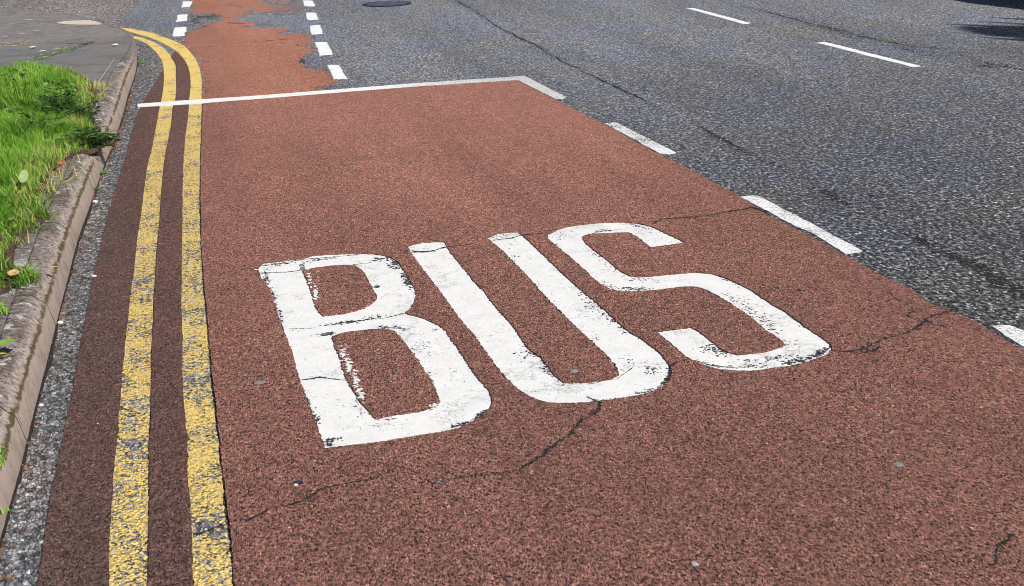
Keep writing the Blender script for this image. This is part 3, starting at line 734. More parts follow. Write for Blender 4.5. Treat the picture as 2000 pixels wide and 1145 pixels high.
ribbon([(506, 533), (520, 533), (563, 531), (592, 527)], zp, .005, 23, .006, .2)
ribbon([(513, 519), (558, 513), (599, 506), (637, 503), (700, 497)], zp, .006, 24, .006, .4)
ribbon([(690, 517), (720, 514), (745, 509)], zp, .004, 25, .004)
ribbon([(565, 642), (601, 642), (639, 637), (703, 626), (753, 621), (790, 612)], zp, .006, 26, .007, .4)
ribbon([(589, 742), (612, 739), (622, 736), (680, 744)], zp, .004, 27, .005, .5)
ribbon([(622, 657), (645, 652), (650, 655)], zp, .007, 28, .004)
ribbon([(1146, 775), (1158, 781), (1170, 784)], zp, .005, 29, .004)
ribbon([(1235, 718), (1222, 728), (1205, 740), (1150, 750), (1102, 748)], zp, .0028, 30, .006, .4)
ribbon([(1152, 457), (1180, 451), (1215, 448)], zp, .004, 31, .005, .5)
ribbon([(375, 95), (420, 90), (455, 86), (500, 81), (560, 77), (606, 73)], Z_CYC + .0007, .022, 32, .03, .6)
ribbon([(446, 46), (462, 46.5), (480, 46)], Z_CYC + .0007, .02, 33, .02, .3)
ribbon([(1152, 577), (1170, 572), (1190, 568)], zr, .004, 34, .004, .4)
ribbon([(1500, 418), (1471, 406)], zr, .008, 35, .008)
for i, pts in enumerate([[(165, 541), (172, 544), (182, 543)], [(377, 1043), (395, 1040), (420, 1030), (436, 1024)]]):  # first strip: shadow of the white pebble, painted dark; second: a crack
    ribbon(pts, Z_PAINT + .002, .008, 36 + i, .006)
def crumble(pts, z, n, spread, size, seed, mat=None):
    '''broken edges and lost chippings scattered along a crack'''
    p = resample_even(PP(pts, z), .01); r = np.random.default_rng(seed); V, Fc = [], []
    dens = np.clip(.6 + 1.2*fnoise(len(p), seed, 4, 40), .05, 2); idx = r.choice(len(p), n, p=dens/dens.sum())
    for i in idx:
        b = blob(p[i][0] + r.normal(0, spread), p[i][1] + r.normal(0, spread), size*r.uniform(.3, 1.2), r.uniform(0, 3.14), r.uniform(1, 2.2), r, 6); k = len(V)
        V += [(q[0], q[1], z + r.uniform(0, .0003)) for q in b]; Fc.append(tuple(range(k, k+6)))
    tag(link('road_crack', mesh('road_crack', V, Fc), mat or M_TAR), kind='structure')
crumble([(895, 2), (918, 15), (951, 38), (976, 54), (1000, 67), (1051, 91), (1106, 124), (1152, 146), (1198, 167), (1238, 186), (1279, 208), (1304, 222), (1355, 243), (1393, 263), (1450, 293), (1540, 340), (1614, 376)], za + .0004, 900, .022, .009, 201)
crumble([(1405, 0), (1500, 24), (1601, 51), (1703, 76), (1827, 94), (1931, 125), (2010, 138)], za + .0004, 500, .035, .010, 202)
crumble([(1500, 414), (1471, 406), (1431, 412), (1380, 422), (1294, 428), (1266, 437)], zr + .0004, 130, .006, .005, 203)
crumble([(1622, 685), (1660, 688), (1690, 680), (1733, 660), (1791, 642), (1817, 619), (1860, 606)], zr + .0004, 160, .007, .0045, 204)
crumble([(1170, 784), (1173, 798), (1139, 819), (1111, 851), (1066, 878), (1040, 901), (1011, 917), (880, 937)], zr + .0004, 150, .005, .004, 205)
crumble([(779, 911), (723, 937), (632, 954), (589, 978), (533, 992), (479, 1020)], zr + .0004, 110, .005, .0035, 206)
# dark joint at the foot of the kerb, where dirt has gathered
for k in range(1):
    n = len(kl); sel = (kl[:, 1] > 1.5) & (kl[:, 1] < 10.6)
    p = kl[sel] - kn[sel]*.004; m = len(p)
    ww = .011*np.clip(.45 + 1.1*fnoise(m, 77, 5, 20), 0, 1.6)
    V = np.concatenate([np.column_stack([p + kn[sel]*.008, np.full(m, .0032)]), np.column_stack([p - kn[sel]*ww[:, None], np.full(m, .0032)])])
    tag(link('kerb_joint', mesh('kerb_joint', V, [(i, i+1, m+i+1, m+i) for i in range(m-1)]), M_TAR), kind='structure')

tag(blobs('bare_patches', [(1700, 682, 22, 6, 34, .006), (1690, 672, 30, 8, 34, .005), (1765, 595, 14, 8, 30, .007), (1780, 608, 24, 6, 40, .007, -.2), (1812, 630, 8, 5, 24, .008), (1840, 636, 12, 3, 16, .006), (1845, 600, 24, 4, 30, .007), (1945, 1083, 6, 12, 24, .005), (1119, 845, 12, 5, 14, .006, -.7), (1066, 883, 10, 5, 10, .005), (858, 941, 12, 3, 30, .006, -.2), (599, 975, 9, 3, 18, .006, -.2),
      (1515, 563, 12, 4, 26, .008, .1), (1560, 567, 8, 2, 12, .007), (1390, 423, 26, 3, 26, .006), (1440, 414, 18, 3, 16, .006), (800, 491, 12, 3, 14, .006), (1196, 338, 4, 1.5, 8, .009), (966, 314, 4, 1, 4, .012), (800, 317, 8, 3, 10, .008), (840, 190, 6, 1.5, 8, .010), (700, 455, 14, 6, 20, .004), (410, 426, 6, 5, 20, .006), (1243, 418, 4, 2, 8, .006), (1290, 495, 8, 4, 12, .005), (1460, 512, 12, 5, 16, .004), (1650, 920, 120, 80, 60, .0035), (900, 1000, 300, 90, 160, .003), (1500, 1000, 350, 100, 220, .003), (700, 700, 300, 150, 40, .003), (1025, 605, 3, 2, 3, .004), (525, 1095, 5, 3, 5, .004)],
      Z_RED + .0006, M_UNDER, seed=120), kind='structure')
tag(blobs('bare_patches', [(410, 33, 30, 4, 60, .03), (380, 40, 12, 8, 60, .03), (455, 45, 24, 2, 20, .02), (480, 52, 14, 2, 20, .02), (520, 48, 20, 3, 24, .02), (582, 88, 8, 2, 16, .02), (590, 118, 8, 6, 30, .02), (520, 92, 40, 2, 14, .012), (455, 10, 12, 2, 14, .02), (570, 3, 14, 2, 20, .025), (575, 20, 24, 3, 24, .02), (372, 65, 5, 1.5, 8, .015), (640, 137, 10, 2, 16, .012)],
      Z_CYC + .0006, M_UNDER, seed=121), kind='structure')
tag(blobs('pitted_patch', [(1630, 384, 40, 12, 120, .012, .5), (1710, 383, 24, 5, 40, .011), (1795, 466, 30, 7, 80, .012, .5), (1870, 504, 36, 8, 90, .012, .4), (1920, 525, 36, 9, 90, .013, .5), (1960, 555, 40, 14, 110, .013, .5), (1420, 280, 40, 10, 80, .012, .5), (1630, 57, 60, 6, 120, .018, .3), (1780, 98, 60, 6, 100, .016, .2), (1930, 130, 60, 8, 100, .016), (1240, 188, 60, 10, 60, .012, .5), (1850, 600, 40, 8, 60, .009, .4), (1560, 430, 60, 20, 60, .009, .5)],
      .0009, M_TAR, seed=122), kind='structure')

# ------------------------------------------------------------------ manhole cover
mc = (P(705, 9) + P(807, 7.5))/2; mr = .262
def disc_ring(r0, r1, z0, z1, n=48):
    V, Fc = [], []
    for i in range(n):
        a = 2*math.pi*i/n; c, s = math.cos(a), math.sin(a)
        V += [(r0*c, r0*s, z0), (r1*c, r1*s, z1), (r1*c, r1*s, z0 - .01)]
    for i in range(n):
        j = (i+1) % n; Fc += [(3*i, 3*i+1, 3*j+1, 3*j), (3*i+1, 3*i+2, 3*j+2, 3*j+1)]
    return V, Fc
mh = empty('manhole_cover', (mc[0], mc[1], 0)); tag(mh, 'round dark ribbed iron manhole cover set in the grey asphalt', 'manhole cover')
V, Fc = disc_ring(mr*.93, mr, .0065, .006); link('frame', mesh('frame', V, Fc), M_IROND, mh)
n = 48; V = [(mr*.92*math.cos(2*math.pi*i/n), mr*.92*math.sin(2*math.pi*i/n), .004) for i in range(n)]
lid = link('lid', mesh('lid', V, [tuple(range(n))]), M_IRON, mh)
V, Fc = [], []
for k in range(-5, 6):
    d = k*mr*.17; L = math.sqrt(max(0, (mr*.86)**2 - d*d)); ang = math.radians(72); c, s = math.cos(ang), math.sin(ang); hw = .012 + .004*((k*7) % 3)
    b = len(V)
    for zz in (.0045, .009):
        for (u, v) in ((-L, d - hw), (L, d - hw), (L, d + hw), (-L, d + hw)): V.append((u*c - v*s, u*s + v*c, zz))
    Fc += [(b+4, b+5, b+6, b+7), (b, b+1, b+5, b+4), (b+1, b+2, b+6, b+5), (b+2, b+3, b+7, b+6), (b+3, b, b+4, b+7)]
link('rib', mesh('rib', V, Fc), M_IRONR, lid)
V = [(mr*.915*math.cos(2*math.pi*i/n), mr*.915*math.sin(2*math.pi*i/n), .0042) for i in range(n)]
link('recess', mesh('recess', V, [tuple(range(n))]), M_IROND, lid)

# ------------------------------------------------------------------ grass verge
GE = [(-500, 133), (-200, 134), (0, 139), (50, 136), (101, 134), (139, 143), (163, 157), (180, 172), (183, 200), (172, 222), (178, 245), (190, 262), (196, 280), (180, 295), (140, 306), (100, 335), (74, 375), (64, 400), (84, 425), (66, 445), (34, 470), (22, 495), (14, 520), (42, 543), (24, 560), (0, 572), (-60, 600), (-200, 620)]
ge = PP(GE, .12)
soil = np.concatenate([[(-6, ge[0][1])], ge, [(-1.15, 4.0), (-1.2, -5), (-6, -5)]])
tag(sheet('verge_soil', rough(soil, .012, 201, offset=.02), [], .132, .02, M_SOIL), kind='structure')
gpoly = resample(soil, True, True)
gp = np.asarray(soil)
def edge_dist(x, y):
    p = resample_even(ge, .05); d = np.full(len(x), 9.0)
    for q in p: d = np.minimum(d, np.hypot(x - q[0], y - q[1]))
    return d
def vnoise(x, y, s, seed):
    r = np.random.default_rng(seed); g_ = r.random((64, 64)); u, v = x/s + 300, y/s + 300
    i, j = np.floor(u).astype(int), np.floor(v).astype(int); fu, fv = u - i, v - j; fu = fu*fu*(3 - 2*fu); fv = fv*fv*(3 - 2*fv)
    G_ = lambda a, b: g_[a % 64, b % 64]
    return (G_(i, j)*(1-fu) + G_(i+1, j)*fu)*(1-fv) + (G_(i, j+1)*(1-fu) + G_(i+1, j+1)*fu)*fv

def blades(n, region, hmin, hmax, wid, seed, dens=None, tint=(0, .88), lean=.5, z=.13):
    r = np.random.default_rng(seed); x0, x1, y0, y1 = region
    x, y = r.uniform(x0, x1, n), r.uniform(y0, y1, n)
    k = inside(gp, x, y)
    x, y = x[k], y[k]; d = edge_dist(x, y)
    clump = vnoise(x, y, .09, seed + 1)*.6 + vnoise(x, y, .3, seed + 2)*.4
    keep = r.random(len(x)) < np.clip(-.05 + clump*1.6, .06, 1)*np.clip(.35 + d/.12, 0, 1)
    x, y, d, clump = x[keep], y[keep], d[keep], clump[keep]; m = len(x)
    h = r.uniform(hmin, hmax, m)*(.3 + 1.15*clump)*np.clip(.55 + d/.25, 0, 1.0)
    a = r.uniform(0, 2*math.pi, m); a = np.where(r.random(m) < .4, vnoise(x, y, .25, seed + 5)*7, a)
    ln = h*r.uniform(.15, lean*2, m)
    b = a + math.pi/2 + r.normal(0, .4, m)
    w_ = wid*r.uniform(.6, 1.3, m)
    wx, wy = w_*np.cos(b)/2, w_*np.sin(b)/2
    dx, dy = np.cos(a), np.sin(a)
    zb = np.full(m, z)
    def pt(s, hh, ww, sg): return np.stack([x + dx*ln*s + sg*wx*ww, y + dy*ln*s + sg*wy*ww, zb + h*hh], 1)
    V = np.stack([pt(0, 0, 1, -1), pt(0, 0, 1, 1), pt(.3, .55, .9, -1), pt(.3, .55, .9, 1), pt(1.0, .92, .1, 1)], 1).reshape(-1, 3)
    base = (np.arange(m)*5)[:, None]
    T = np.concatenate([base + [0, 1, 3], base + [0, 3, 2], base + [2, 3, 4]])
    t = np.clip(tint[0] + (tint[1] - tint[0])*(-.12 + .5*r.random(m) + .55*vnoise(x, y, .16, 88) + .3*vnoise(x, y, .7, 89)), 0, .9)
    dry = r.random(m) < np.where(d < .10, .30, .025)
    t = np.where(dry, r.uniform(.9, 1.0, m), t)
    return V, T, np.repeat(t, 5)
def merge(parts):
    V, T, A, o = [], [], [], 0
    for v, t, a in parts: V.append(v); T.append(t + o); A.append(a); o += len(v)
    return np.concatenate(V), np.concatenate(T), np.concatenate(A)
parts = [blades(80000, (-2.1, -.45, 4.4, 10.5), .04, .10, .0042, 1),
         blades(48000, (-1.4, -.45, 4.2, 7.5), .045, .10, .004, 2),
         blades(22000, (-5.0, -2.0, 5.0, 10.6), .03, .08, .006, 3),
         blades(14000, (-3.0, -.7, -1.0, 4.6), .03, .08, .006, 4)]
# outlying blades and tufts over the edging
def tuft(px, py, n, h, spread, seed, tint=(.3, .85), az=None, z0=.126):
    r = np.random.default_rng(seed); q = P(px, py, z0)
    x, y = q[0] + r.normal(0, spread, n), q[1] + r.normal(0, spread, n)
    a = r.uniform(0, 6.28, n) if az is None else r.normal(az, .5, n)
    hh = h*r.uniform(.4, 1, n); ln = hh*r.uniform(.5, 1.8, n); w_ = .0035
    b = a + 1.57; wx, wy = w_*np.cos(b)/2, w_*np.sin(b)/2; dx, dy = np.cos(a), np.sin(a)
    def pt(s, k, ww, sg): return np.stack([x + dx*ln*s + sg*wx*ww, y + dy*ln*s + sg*wy*ww, z0 + hh*k], 1)
    V = np.stack([pt(0, 0, 1, -1), pt(0, 0, 1, 1), pt(.35, .6, .9, -1), pt(.35, .6, .9, 1), pt(1, .8, .1, 1)], 1).reshape(-1, 3)
    base = (np.arange(n)*5)[:, None]
    T = np.concatenate([base + [0, 1, 3], base + [0, 3, 2], base + [2, 3, 4]])
    return V, T, np.repeat(r.uniform(tint[0], tint[1], n), 5)
for i, (px, py, n_, h_, s_, t_) in enumerate([(85, 425, 60, .06, .03, (.1, .7)), (50, 545, 50, .07, .025, (.3, .8)), (60, 550, 24, .08, .015, (.3, .8)), (5, 612, 26, .06, .02, (.4, .8)), (0, 905, 14, .04, .012, (.4, .8)), (2, 1005, 8, .03, .01, (.4, .8)),
      (185, 175, 60, .08, .04, (.86, 1.0)), (180, 195, 70, .07, .05, (.84, .97)), (200, 178, 14, .10, .03, (.9, 1)), (140, 320, 30, .05, .04, (.88, 1.0)), (110, 350, 50, .07, .04, (.86, 1)), (95, 375, 60, .07, .04, (.84, 1)), (60, 450, 40, .05, .04, (.1, .7)), (30, 480, 30, .05, .03, (.8, 1)), (75, 400, 50, .07, .03, (.2, .95)), (25, 560, 50, .05, .03, (.1, .6))]):
    parts.append(tuft(px, py, n_, h_, s_, 300 + i, t_))
V, T, A = merge(parts)
grass = link('grass', tri_mesh('grass', V, T, {'tint': A}), M_GRASS)
tag(grass, 'long bright green grass growing on the verge beside the kerb', 'grass', kind='stuff')
# clover and plantain among the grass
def small_leaves(n, region, size, seed, z=.135, lift=.045):
    r = np.random.default_rng(seed); x = r.uniform(region[0], region[1], n); y = r.uniform(region[2], region[3], n)
    k = inside(gp, x, y) & (vnoise(x, y, .25, seed) > .5); x, y = x[k], y[k]; m = len(x)
    a = r.uniform(0, 6.28, m); s = size*r.uniform(.5, 1.3, m); zz = z + lift*r.uniform(.3, 1, m); ti = r.uniform(-.5, .5, m); tj = r.uniform(-.5, .5, m)
    K = 8; V = np.zeros((m, K + 1, 3)); V[:, 0] = np.stack([x, y, zz], 1)
    for i in range(K):
        q = 2*math.pi*i/K; u, v = s*math.cos(q)*(1.0), s*.65*math.sin(q)
        V[:, i+1] = np.stack([x + u*np.cos(a) - v*np.sin(a), y + u*np.sin(a) + v*np.cos(a), zz + u*ti + v*tj + .1*s], 1)
    base = (np.arange(m)*(K+1))[:, None]
    T = np.concatenate([base + [0, i+1, (i+1) % K + 1] for i in range(K)])
    return V.reshape(-1, 3), T, np.repeat(r.uniform(0, 1, m), K+1)
V, T, A = merge([small_leaves(2600, (-2.1, -.5, 4.4, 10.2), .011, 9), small_leaves(500, (-2.0, -.6, 5.2, 9.4), .022, 10)])
clover = link('clover', tri_mesh('clover', V, T, {'tint': A}), M_WEEDL)
tag(clover, 'small round clover leaves scattered through the green verge grass', 'clover', kind='stuff')

# ------------------------------------------------------------------ individual weeds, leaves, stalks, stones
def leaf_strip(L, W, bend, twist, lobes, r, seg=8):
    """one curved leaf along +x from the origin, optionally lobed"""
    V, Fc = [], []
    for i in range(seg+1):
        t = i/seg; wd = W*math.sin(math.pi*min(1, t*.93 + .05))**.8*(1 + lobes*(.55 if i % 2 else -.45))
        x = L*t*math.cos(bend*t*.7); z = L*(math.sin(bend)*t - .9*t*t*math.sin(bend)*.8)
        V += [(x - lobes*.3*wd*(i % 2), -wd, z + .25*wd), (x, 0, z), (x - lobes*.3*wd*(i % 2), wd, z + .25*wd)]
    for i in range(seg):
        a = 3*i; Fc += [(a, a+1, a+4, a+3), (a+1, a+2, a+5, a+4)]
    return np.array(V), Fc
def plant(name, px, py, label, cat, leaves, mat, seed, z0=.13, stems=None, road=False, xy=None):
    """leaves: list of (count, length, width, rise angle, lobes, stem height); every plant a thing with stem and leaf parts"""
    r = np.random.default_rng(seed); q = P(px, py, z0) if xy is None else xy
    root = empty(name, (q[0], q[1], z0)); tag(root, label, cat)
    V, Fc, A = [], [], []; SV, SF = [], []
    for (n, L, W, rise, lobes, sh, spread) in leaves:
        for _ in range(n):
            a = r.uniform(0, 6.28); l = L*r.uniform(.55, 1.15); v, f = leaf_strip(l, W*r.uniform(.7, 1.2), rise*r.uniform(.4, 1.3), 0, lobes, r)
            hgt = sh*r.uniform(0, 1); rr = spread*math.sqrt(r.uniform(0, 1)); b = r.uniform(0, 6.28)
            ox, oy = rr*math.cos(b), rr*math.sin(b)
            ro = r.uniform(-.5, .5); v[:, 2] += v[:, 1]*ro
            c, s = math.cos(a), math.sin(a)
            p = np.stack([v[:, 0]*c - v[:, 1]*s + ox, v[:, 0]*s + v[:, 1]*c + oy, np.maximum(v[:, 2] + hgt, .001)], 1)
            k = len(V); V += p.tolist(); Fc += [tuple(i + k for i in ff) for ff in f]; A += [float(r.uniform(0, 1))]*len(p)
            if sh > .02:
                k = len(SV); SV += [(ox*.3 - .0015, oy*.3, 0), (ox*.3 + .0015, oy*.3, 0), (ox + .001, oy, hgt), (ox - .001, oy, hgt)]; SF.append((k, k+1, k+2, k+3))
    me = mesh('foliage', V, Fc, True); at = me.attributes.new('tint', 'FLOAT', 'POINT'); at.data.foreach_set('value', A)
    link('foliage', me, mat, root)
    if SV: link('stem', mesh('stem', SV, SF), mat_stem, root)
    return root
mat_stem = mat_simple('green_stem', (.06, .14, .03), (.14, .24, .06), 80)
plant('tall_weed', 122, 232, 'dark bushy weed with narrow leaves rising out of the verge grass', 'weed', [(210, .05, .0055, .9, .3, .16, .12), (90, .05, .006, 1.3, .2, .20, .08)], M_WEED, 400)
plant('tall_weed', 88, 262, 'low dark weed tangled in shade left of the bushy weed', 'weed', [(150, .06, .006, .5, .3, .06, .13)], M_WEED, 401)
plant('sprawling_weed', 180, 282, 'dark lobed weed sprawling over the edging towards the kerb face', 'weed', [(150, .07, .007, .4, .9, .07, .13)], M_WEED, 402)
plant('sprawling_weed', 207, 283, 'small lobed weed hanging over the kerb onto the gutter', 'weed', [(40, .05, .006, .3, .9, .03, .05)], M_WEED, 403, z0=.122)
plant('sprawling_weed', 150, 240, 'dense mid green weed at the grass edge above the yellow leaf', 'weed', [(170, .055, .006, .6, .5, .09, .14)], M_WEED, 404)
plant('broadleaf_weed', 22, 232, 'broad pale dock leaves lying open in the grass', 'weed', [(8, .085, .020, .8, 0, .07, .04)], M_WEEDL, 405)
plant('broadleaf_weed', 22, 168, 'dark leaved weed with bright clustered leaves near the far edge of the verge', 'weed', [(70, .05, .009, .7, .3, .09, .10)], M_WEED, 406)
plant('broadleaf_weed', 70, 255, 'long arching blade-like leaves in the middle of the verge', 'weed', [(6, .16, .010, .8, 0, .07, .03)], M_WEED, 407)
plant('gutter_weed', 199, 340, 'yellow green seedling growing at the foot of the kerb, upper of two', 'weed', [(14, .05, .004, .8, 0, .01, .015)], M_WEEDL, 408, z0=.004)
plant('gutter_weed', 188, 372, 'yellow green seedling growing at the foot of the kerb, lower of two', 'weed', [(16, .05, .004, .8, 0, .01, .02)], M_WEEDL, 409, z0=.004)
plant('gutter_weed', 276, 124, 'small dry weed in the gutter under the kerb corner', 'weed', [(14, .06, .006, .8, 0, .01, .03)], M_WEEDL, 410, z0=.004)
for i, (px, py, n_, s_, lab) in enumerate([(128, 99, 46, .10, 'largest yellow green tuft in the pavement crack'), (168, 87, 26, .06, 'dark green tuft at the right end of the pavement crack'), (97, 110, 12, .05, 'small tuft on the pavement crack, between its two ends'), (76, 116, 12, .07, 'thin moss like tuft low on the pavement crack'), (46, 125, 6, .03, 'tiny tuft at the left end of the slanting pavement crack')]):
    k = PK(px, py); plant('crack_weed', px, py, lab, 'weed', [(n_, .05, .004, 1.0, 0, .012, s_)], M_WEEDL if i != 1 else M_WEED, 420 + i, z0=float(k[2]) + .001, xy=k[:2])
k0 = PK(18, 87)
plant('dead_weed', 18, 87, 'dry orange brown dead growth along the pavement joint', 'dead plant', [(150, .035, .003, .2, .3, .006, .20)], M_LEAFT, 430, z0=float(k0[2]) + .001, xy=k0[:2])

def fallen_leaf(px, py, z, size, mat, label, seed, asp=.6, curl=.35, lob=.0, name='fallen_leaf'):
    r = np.random.default_rng(seed); q = P(px, py, z); K = 18
    V = [(0, 0, 0)]
    for i in range(K):
        a = 2*math.pi*i/K; rr = size*(1 + lob*math.cos(5*a) + r.uniform(-.08, .08)); x, y = rr*math.cos(a), rr*asp*math.sin(a)
        V.append((x, y, curl*(abs(y)*.8 + x*x/size*.4)))
    me = mesh(name, V, [(0, i+1, (i+1) % K + 1) for i in range(K)], True)
    o = link(name, me, mat, None, (q[0], q[1], z + .003)); o.rotation_euler = (r.uniform(-.25, .25), r.uniform(-.25, .25), r.uniform(0, 6.28))
    sm = link('stalk', mesh('stalk', [(size*.9, -.001, .004), (size*.9, .001, .004), (size*1.5, .001, .008), (size*1.5, -.001, .008)], [(0, 1, 2, 3)]), M_TWIG, o)
    return tag(o, label, 'leaf')
fallen_leaf(135, 276, .165, .026, M_LEAFY, 'bright yellow fallen leaf caught in the dark weeds', 1, .8, .5)
fallen_leaf(120, 324, .15, .024, M_LEAFR, 'curled red brown leaf at the edge of the grass', 2, .7, .9)
fallen_leaf(46, 347, .20, .042, M_LEAFP, 'pale oval green leaf standing up in the grass', 3, .45, .2).rotation_euler = (.3, -.5, 1.4)
fallen_leaf(27, 540, .15, .026, M_LEAFT, 'pale tan leaf at the tip of the grass above the soil', 4, .7, .8)
fallen_leaf(106, 524, .130, .013, M_LEAFT, 'small tan leaf on the grey lichened edging', 5, .8, .4)
fallen_leaf(8, 676, .15, .045, M_LEAFG, 'large bright green lobed leaf at the left edge of the photo', 6, .75, .25, .10)
fallen_leaf(4, 694, .135, .016, M_LEAFY, 'small yellow leaf tucked under the bright green leaf', 7, .7, .3)
fallen_leaf(212, 376, .005, .010, M_LEAFR, 'tiny orange leaf scrap in the gutter beside the red surface', 8, .6, .3)
fallen_leaf(172, 448, .005, .008, M_LEAFY, 'tiny yellow leaf scrap at the foot of the kerb', 9, .6, .3)

def stalk(p0, p1, w_, mat, label, cat='stalk', name='dry_stalk', sag=0.0, seed=1):
    """thin tapering stem between two 3D points"""
    p0, p1 = np.array(p0, float), np.array(p1, float); n = 9; r = np.random.default_rng(seed)
    V, Fc = [], []
    d = (p1 - p0)/np.linalg.norm(p1 - p0); s = np.cross(d, (0, 0, 1)); s /= np.linalg.norm(s); u = np.cross(s, d)
    off = np.cumsum(r.normal(0, .003, (n, 2)), 0)
    for i in range(n):
        t = i/(n-1); c = (p1 - p0)*t + s*off[i, 0] + u*off[i, 1] + np.array([0, 0, sag*math.sin(math.pi*t)]); ww = w_*(1 - .6*t)
        for k in range(5):
            a = 2*math.pi*k/5; V.append(c + ww/2*(math.cos(a)*s + math.sin(a)*u))
    for i in range(n-1):
        for k in range(5): Fc.append((5*i+k, 5*i+(k+1) % 5, 5*i+5+(k+1) % 5, 5*i+5+k))
    o = link(name, mesh(name, V, Fc, True), mat, None, tuple(p0)); return tag(o, label, cat)
def P3(px, py, z): q = P(px, py, z); return (q[0], q[1], z)
stalk(P3(187, 166, .13), P3(225, 114, .20), .005, M_STRAW, 'long straight pale stalk leaning over the grey pavement', seed=1)
stalk(P3(192, 186, .13), P3(224, 153, .17), .005, M_STRAW, 'pale dry stalk lying out over the edging below the long one', seed=2)
stalk(P3(130, 182, .17), P3(215, 184, .135), .003, M_STRAW, 'thin yellow stalk lying level across the grass edge', seed=3)
stalk(P3(120, 358, .13), P3(163, 341, .16), .005, M_STRAW, 'pale straw bent over the edging, touching the kerb top', seed=4)
stalk(P3(90, 350, .13), P3(132, 353, .132), .004, M_STRAW, 'short pale straw lying flat beside the grass', seed=5)
stalk(P3(62, 322, .16), P3(76, 288, .24), .004, M_STRAW, 'single seed stem upright in the lower grass', seed=6)
stalk(P3(66, 306, .16), P3(80, 282, .20), .003, M_STRAW, 'pale grass stem beside the yellow leaf', seed=7)
stalk(P3(88, 398, .13), P3(116, 377, .132), .006, M_TWIG, 'dark curved twig lying on the edging by the grass', cat='twig', name='twig', seed=8)
stalk(P3(125, 356, .128), P3(155, 330, .131), .006, M_TWIG, 'dark strip on the edging standing in for the shadow of the bent straw', cat='twig', name='twig', seed=9)  # thin dark stem laid as the cast shadow of the bent straw
stalk(P3(1, 818, .13), P3(20, 800, .145), .003, M_STRAW, 'pale straw poking in at the left edge of the photo', seed=10)

def pebble(px, py, z, s, mat, label, seed, flat=.5, name='pebble', cat='stone', asp=1.0):
    import bmesh
    r = np.random.default_rng(seed); q = P(px, py, z)
    bm = bmesh.new(); bmesh.ops.create_icosphere(bm, subdivisions=2, radius=s)
    for v in bm.verts:
        k = 1 + r.uniform(-.14, .14); v.co = Vector((v.co.x*k*asp, v.co.y*k, (v.co.z*k)*flat))
    me = bpy.data.meshes.new(name); bm.to_mesh(me); bm.free()
    o = link(name, me, mat, None, (q[0], q[1], z + s*flat*.6)); o.rotation_euler = (0, 0, r.uniform(0, 3.14)); return tag(o, label, cat)
pebble(118, 632, .003, .010, M_PEB, 'long white pebble against the foot of the kerb', 1, .5, asp=1.5)
pebble(184, 541, .005, .008, M_PEB, 'white pebble on the line between gutter and red surface', 2, .6, asp=1.4)
pebble(213, 322, .003, .015, M_PEB, 'largest pale stone in the gutter near the seedlings', 3, .5)
pebble(186, 396, .003, .012, M_PEB, 'pale stone in the gutter just below the seedlings', 4, .6)
pebble(80, 793, .003, .007, M_PEB, 'whitish pebble in the gutter below the middle of the kerb', 5, .6)
pebble(191, 828, Z_RED, .003, M_PEB, 'tiny white grit on the brown strip, upper of two', 6, .6)
pebble(1357, 1103, Z_RED, .008, M_CHIP, 'bright broken chip of stone near the bottom of the bay', 7, .35, asp=1.3)
pebble(578, 948, Z_RED, .006, M_PEB, 'white sided chip lying below the letter B', 8, .4)
pebble(583, 944, Z_RED, .008, M_DARKB, 'dark scrap beside the white chip below the letter B', 9, .5, asp=1.5)
pebble(225, 88, float(zk(10.8)), .022, M_PEB, 'white stone on the grey pavement near the kerb corner', 10, .3, asp=1.5)
pebble(63, 92, float(zk(10.8)), .020, M_PEB, 'flat white scrap on the pavement left of the crack tufts', 11, .2, asp=2)
pebble(82, 100, float(zk(10.8)), .016, M_PEB, 'small white scrap on the pavement between joint and grass', 12, .2, asp=2)
for i_, (a_, b_, s_, l_) in enumerate([(55, 39, .035, 'upper long white streak scrap far out on the pavement'), (82, 47, .022, 'white scrap on the pavement nearest the pale stone slab'), (22, 46, .022, 'white scrap on the pavement far left, second row'), (72, 60, .028, 'long white scrap in the middle of the far pavement'), (42, 66, .026, 'white scrap just above the pavement joint'), (9, 72, .024, 'white scrap at the left edge above the dead orange growth'), (122, 88, .016, 'white scrap right on the pavement joint')]):
    q_ = PK(a_, b_); pebble(a_, b_, float(q_[2]), s_*.42, M_CHIP, l_, 30 + i_, .15, name='litter_scrap', cat='litter', asp=3.6).rotation_euler = (0, 0, .15)
def gum(px, py, z, s, label, seed, asp=1.0):
    r = np.random.default_rng(seed); q = P(px, py, z); K = 14
    rad = [s*r.uniform(.85, 1.1) for _ in range(K)]
    V = [(0, 0, .0022)] + [(rad[i]*.8*asp*math.cos(6.283*i/K), rad[i]*.8*math.sin(6.283*i/K), .0018) for i in range(K)] + [(rad[i]*asp*math.cos(6.283*i/K), rad[i]*math.sin(6.283*i/K), 0) for i in range(K)]
    Fc = [(0, i+1, (i+1) % K + 1) for i in range(K)] + [(i+1, K+1+i, K+1+(i+1) % K, (i+1) % K + 1) for i in range(K)]
    o = link('chewing_gum', mesh('chewing_gum', V, Fc, True), M_GUM, None, (q[0], q[1], z + .0006)); return tag(o, label, 'chewing gum')
gum(1754, 908, Z_RED, .0125, 'round grey gum spot on the red surface low at right', 1)
gum(1121, 725, Z_RED, .014, 'grey gum spot inside the foot of the letter U', 2)
gum(507, 748, Z_RED, .013, 'squarish grey spot left of the letter B', 3, 1.4)
gum(478, 733, Z_RED, .007, 'faint small grey spot between the yellow line and the letter B', 4)
gum(1732, 778, Z_RED, .006, 'tiny pale grey spot near the right edge of the bay', 5)
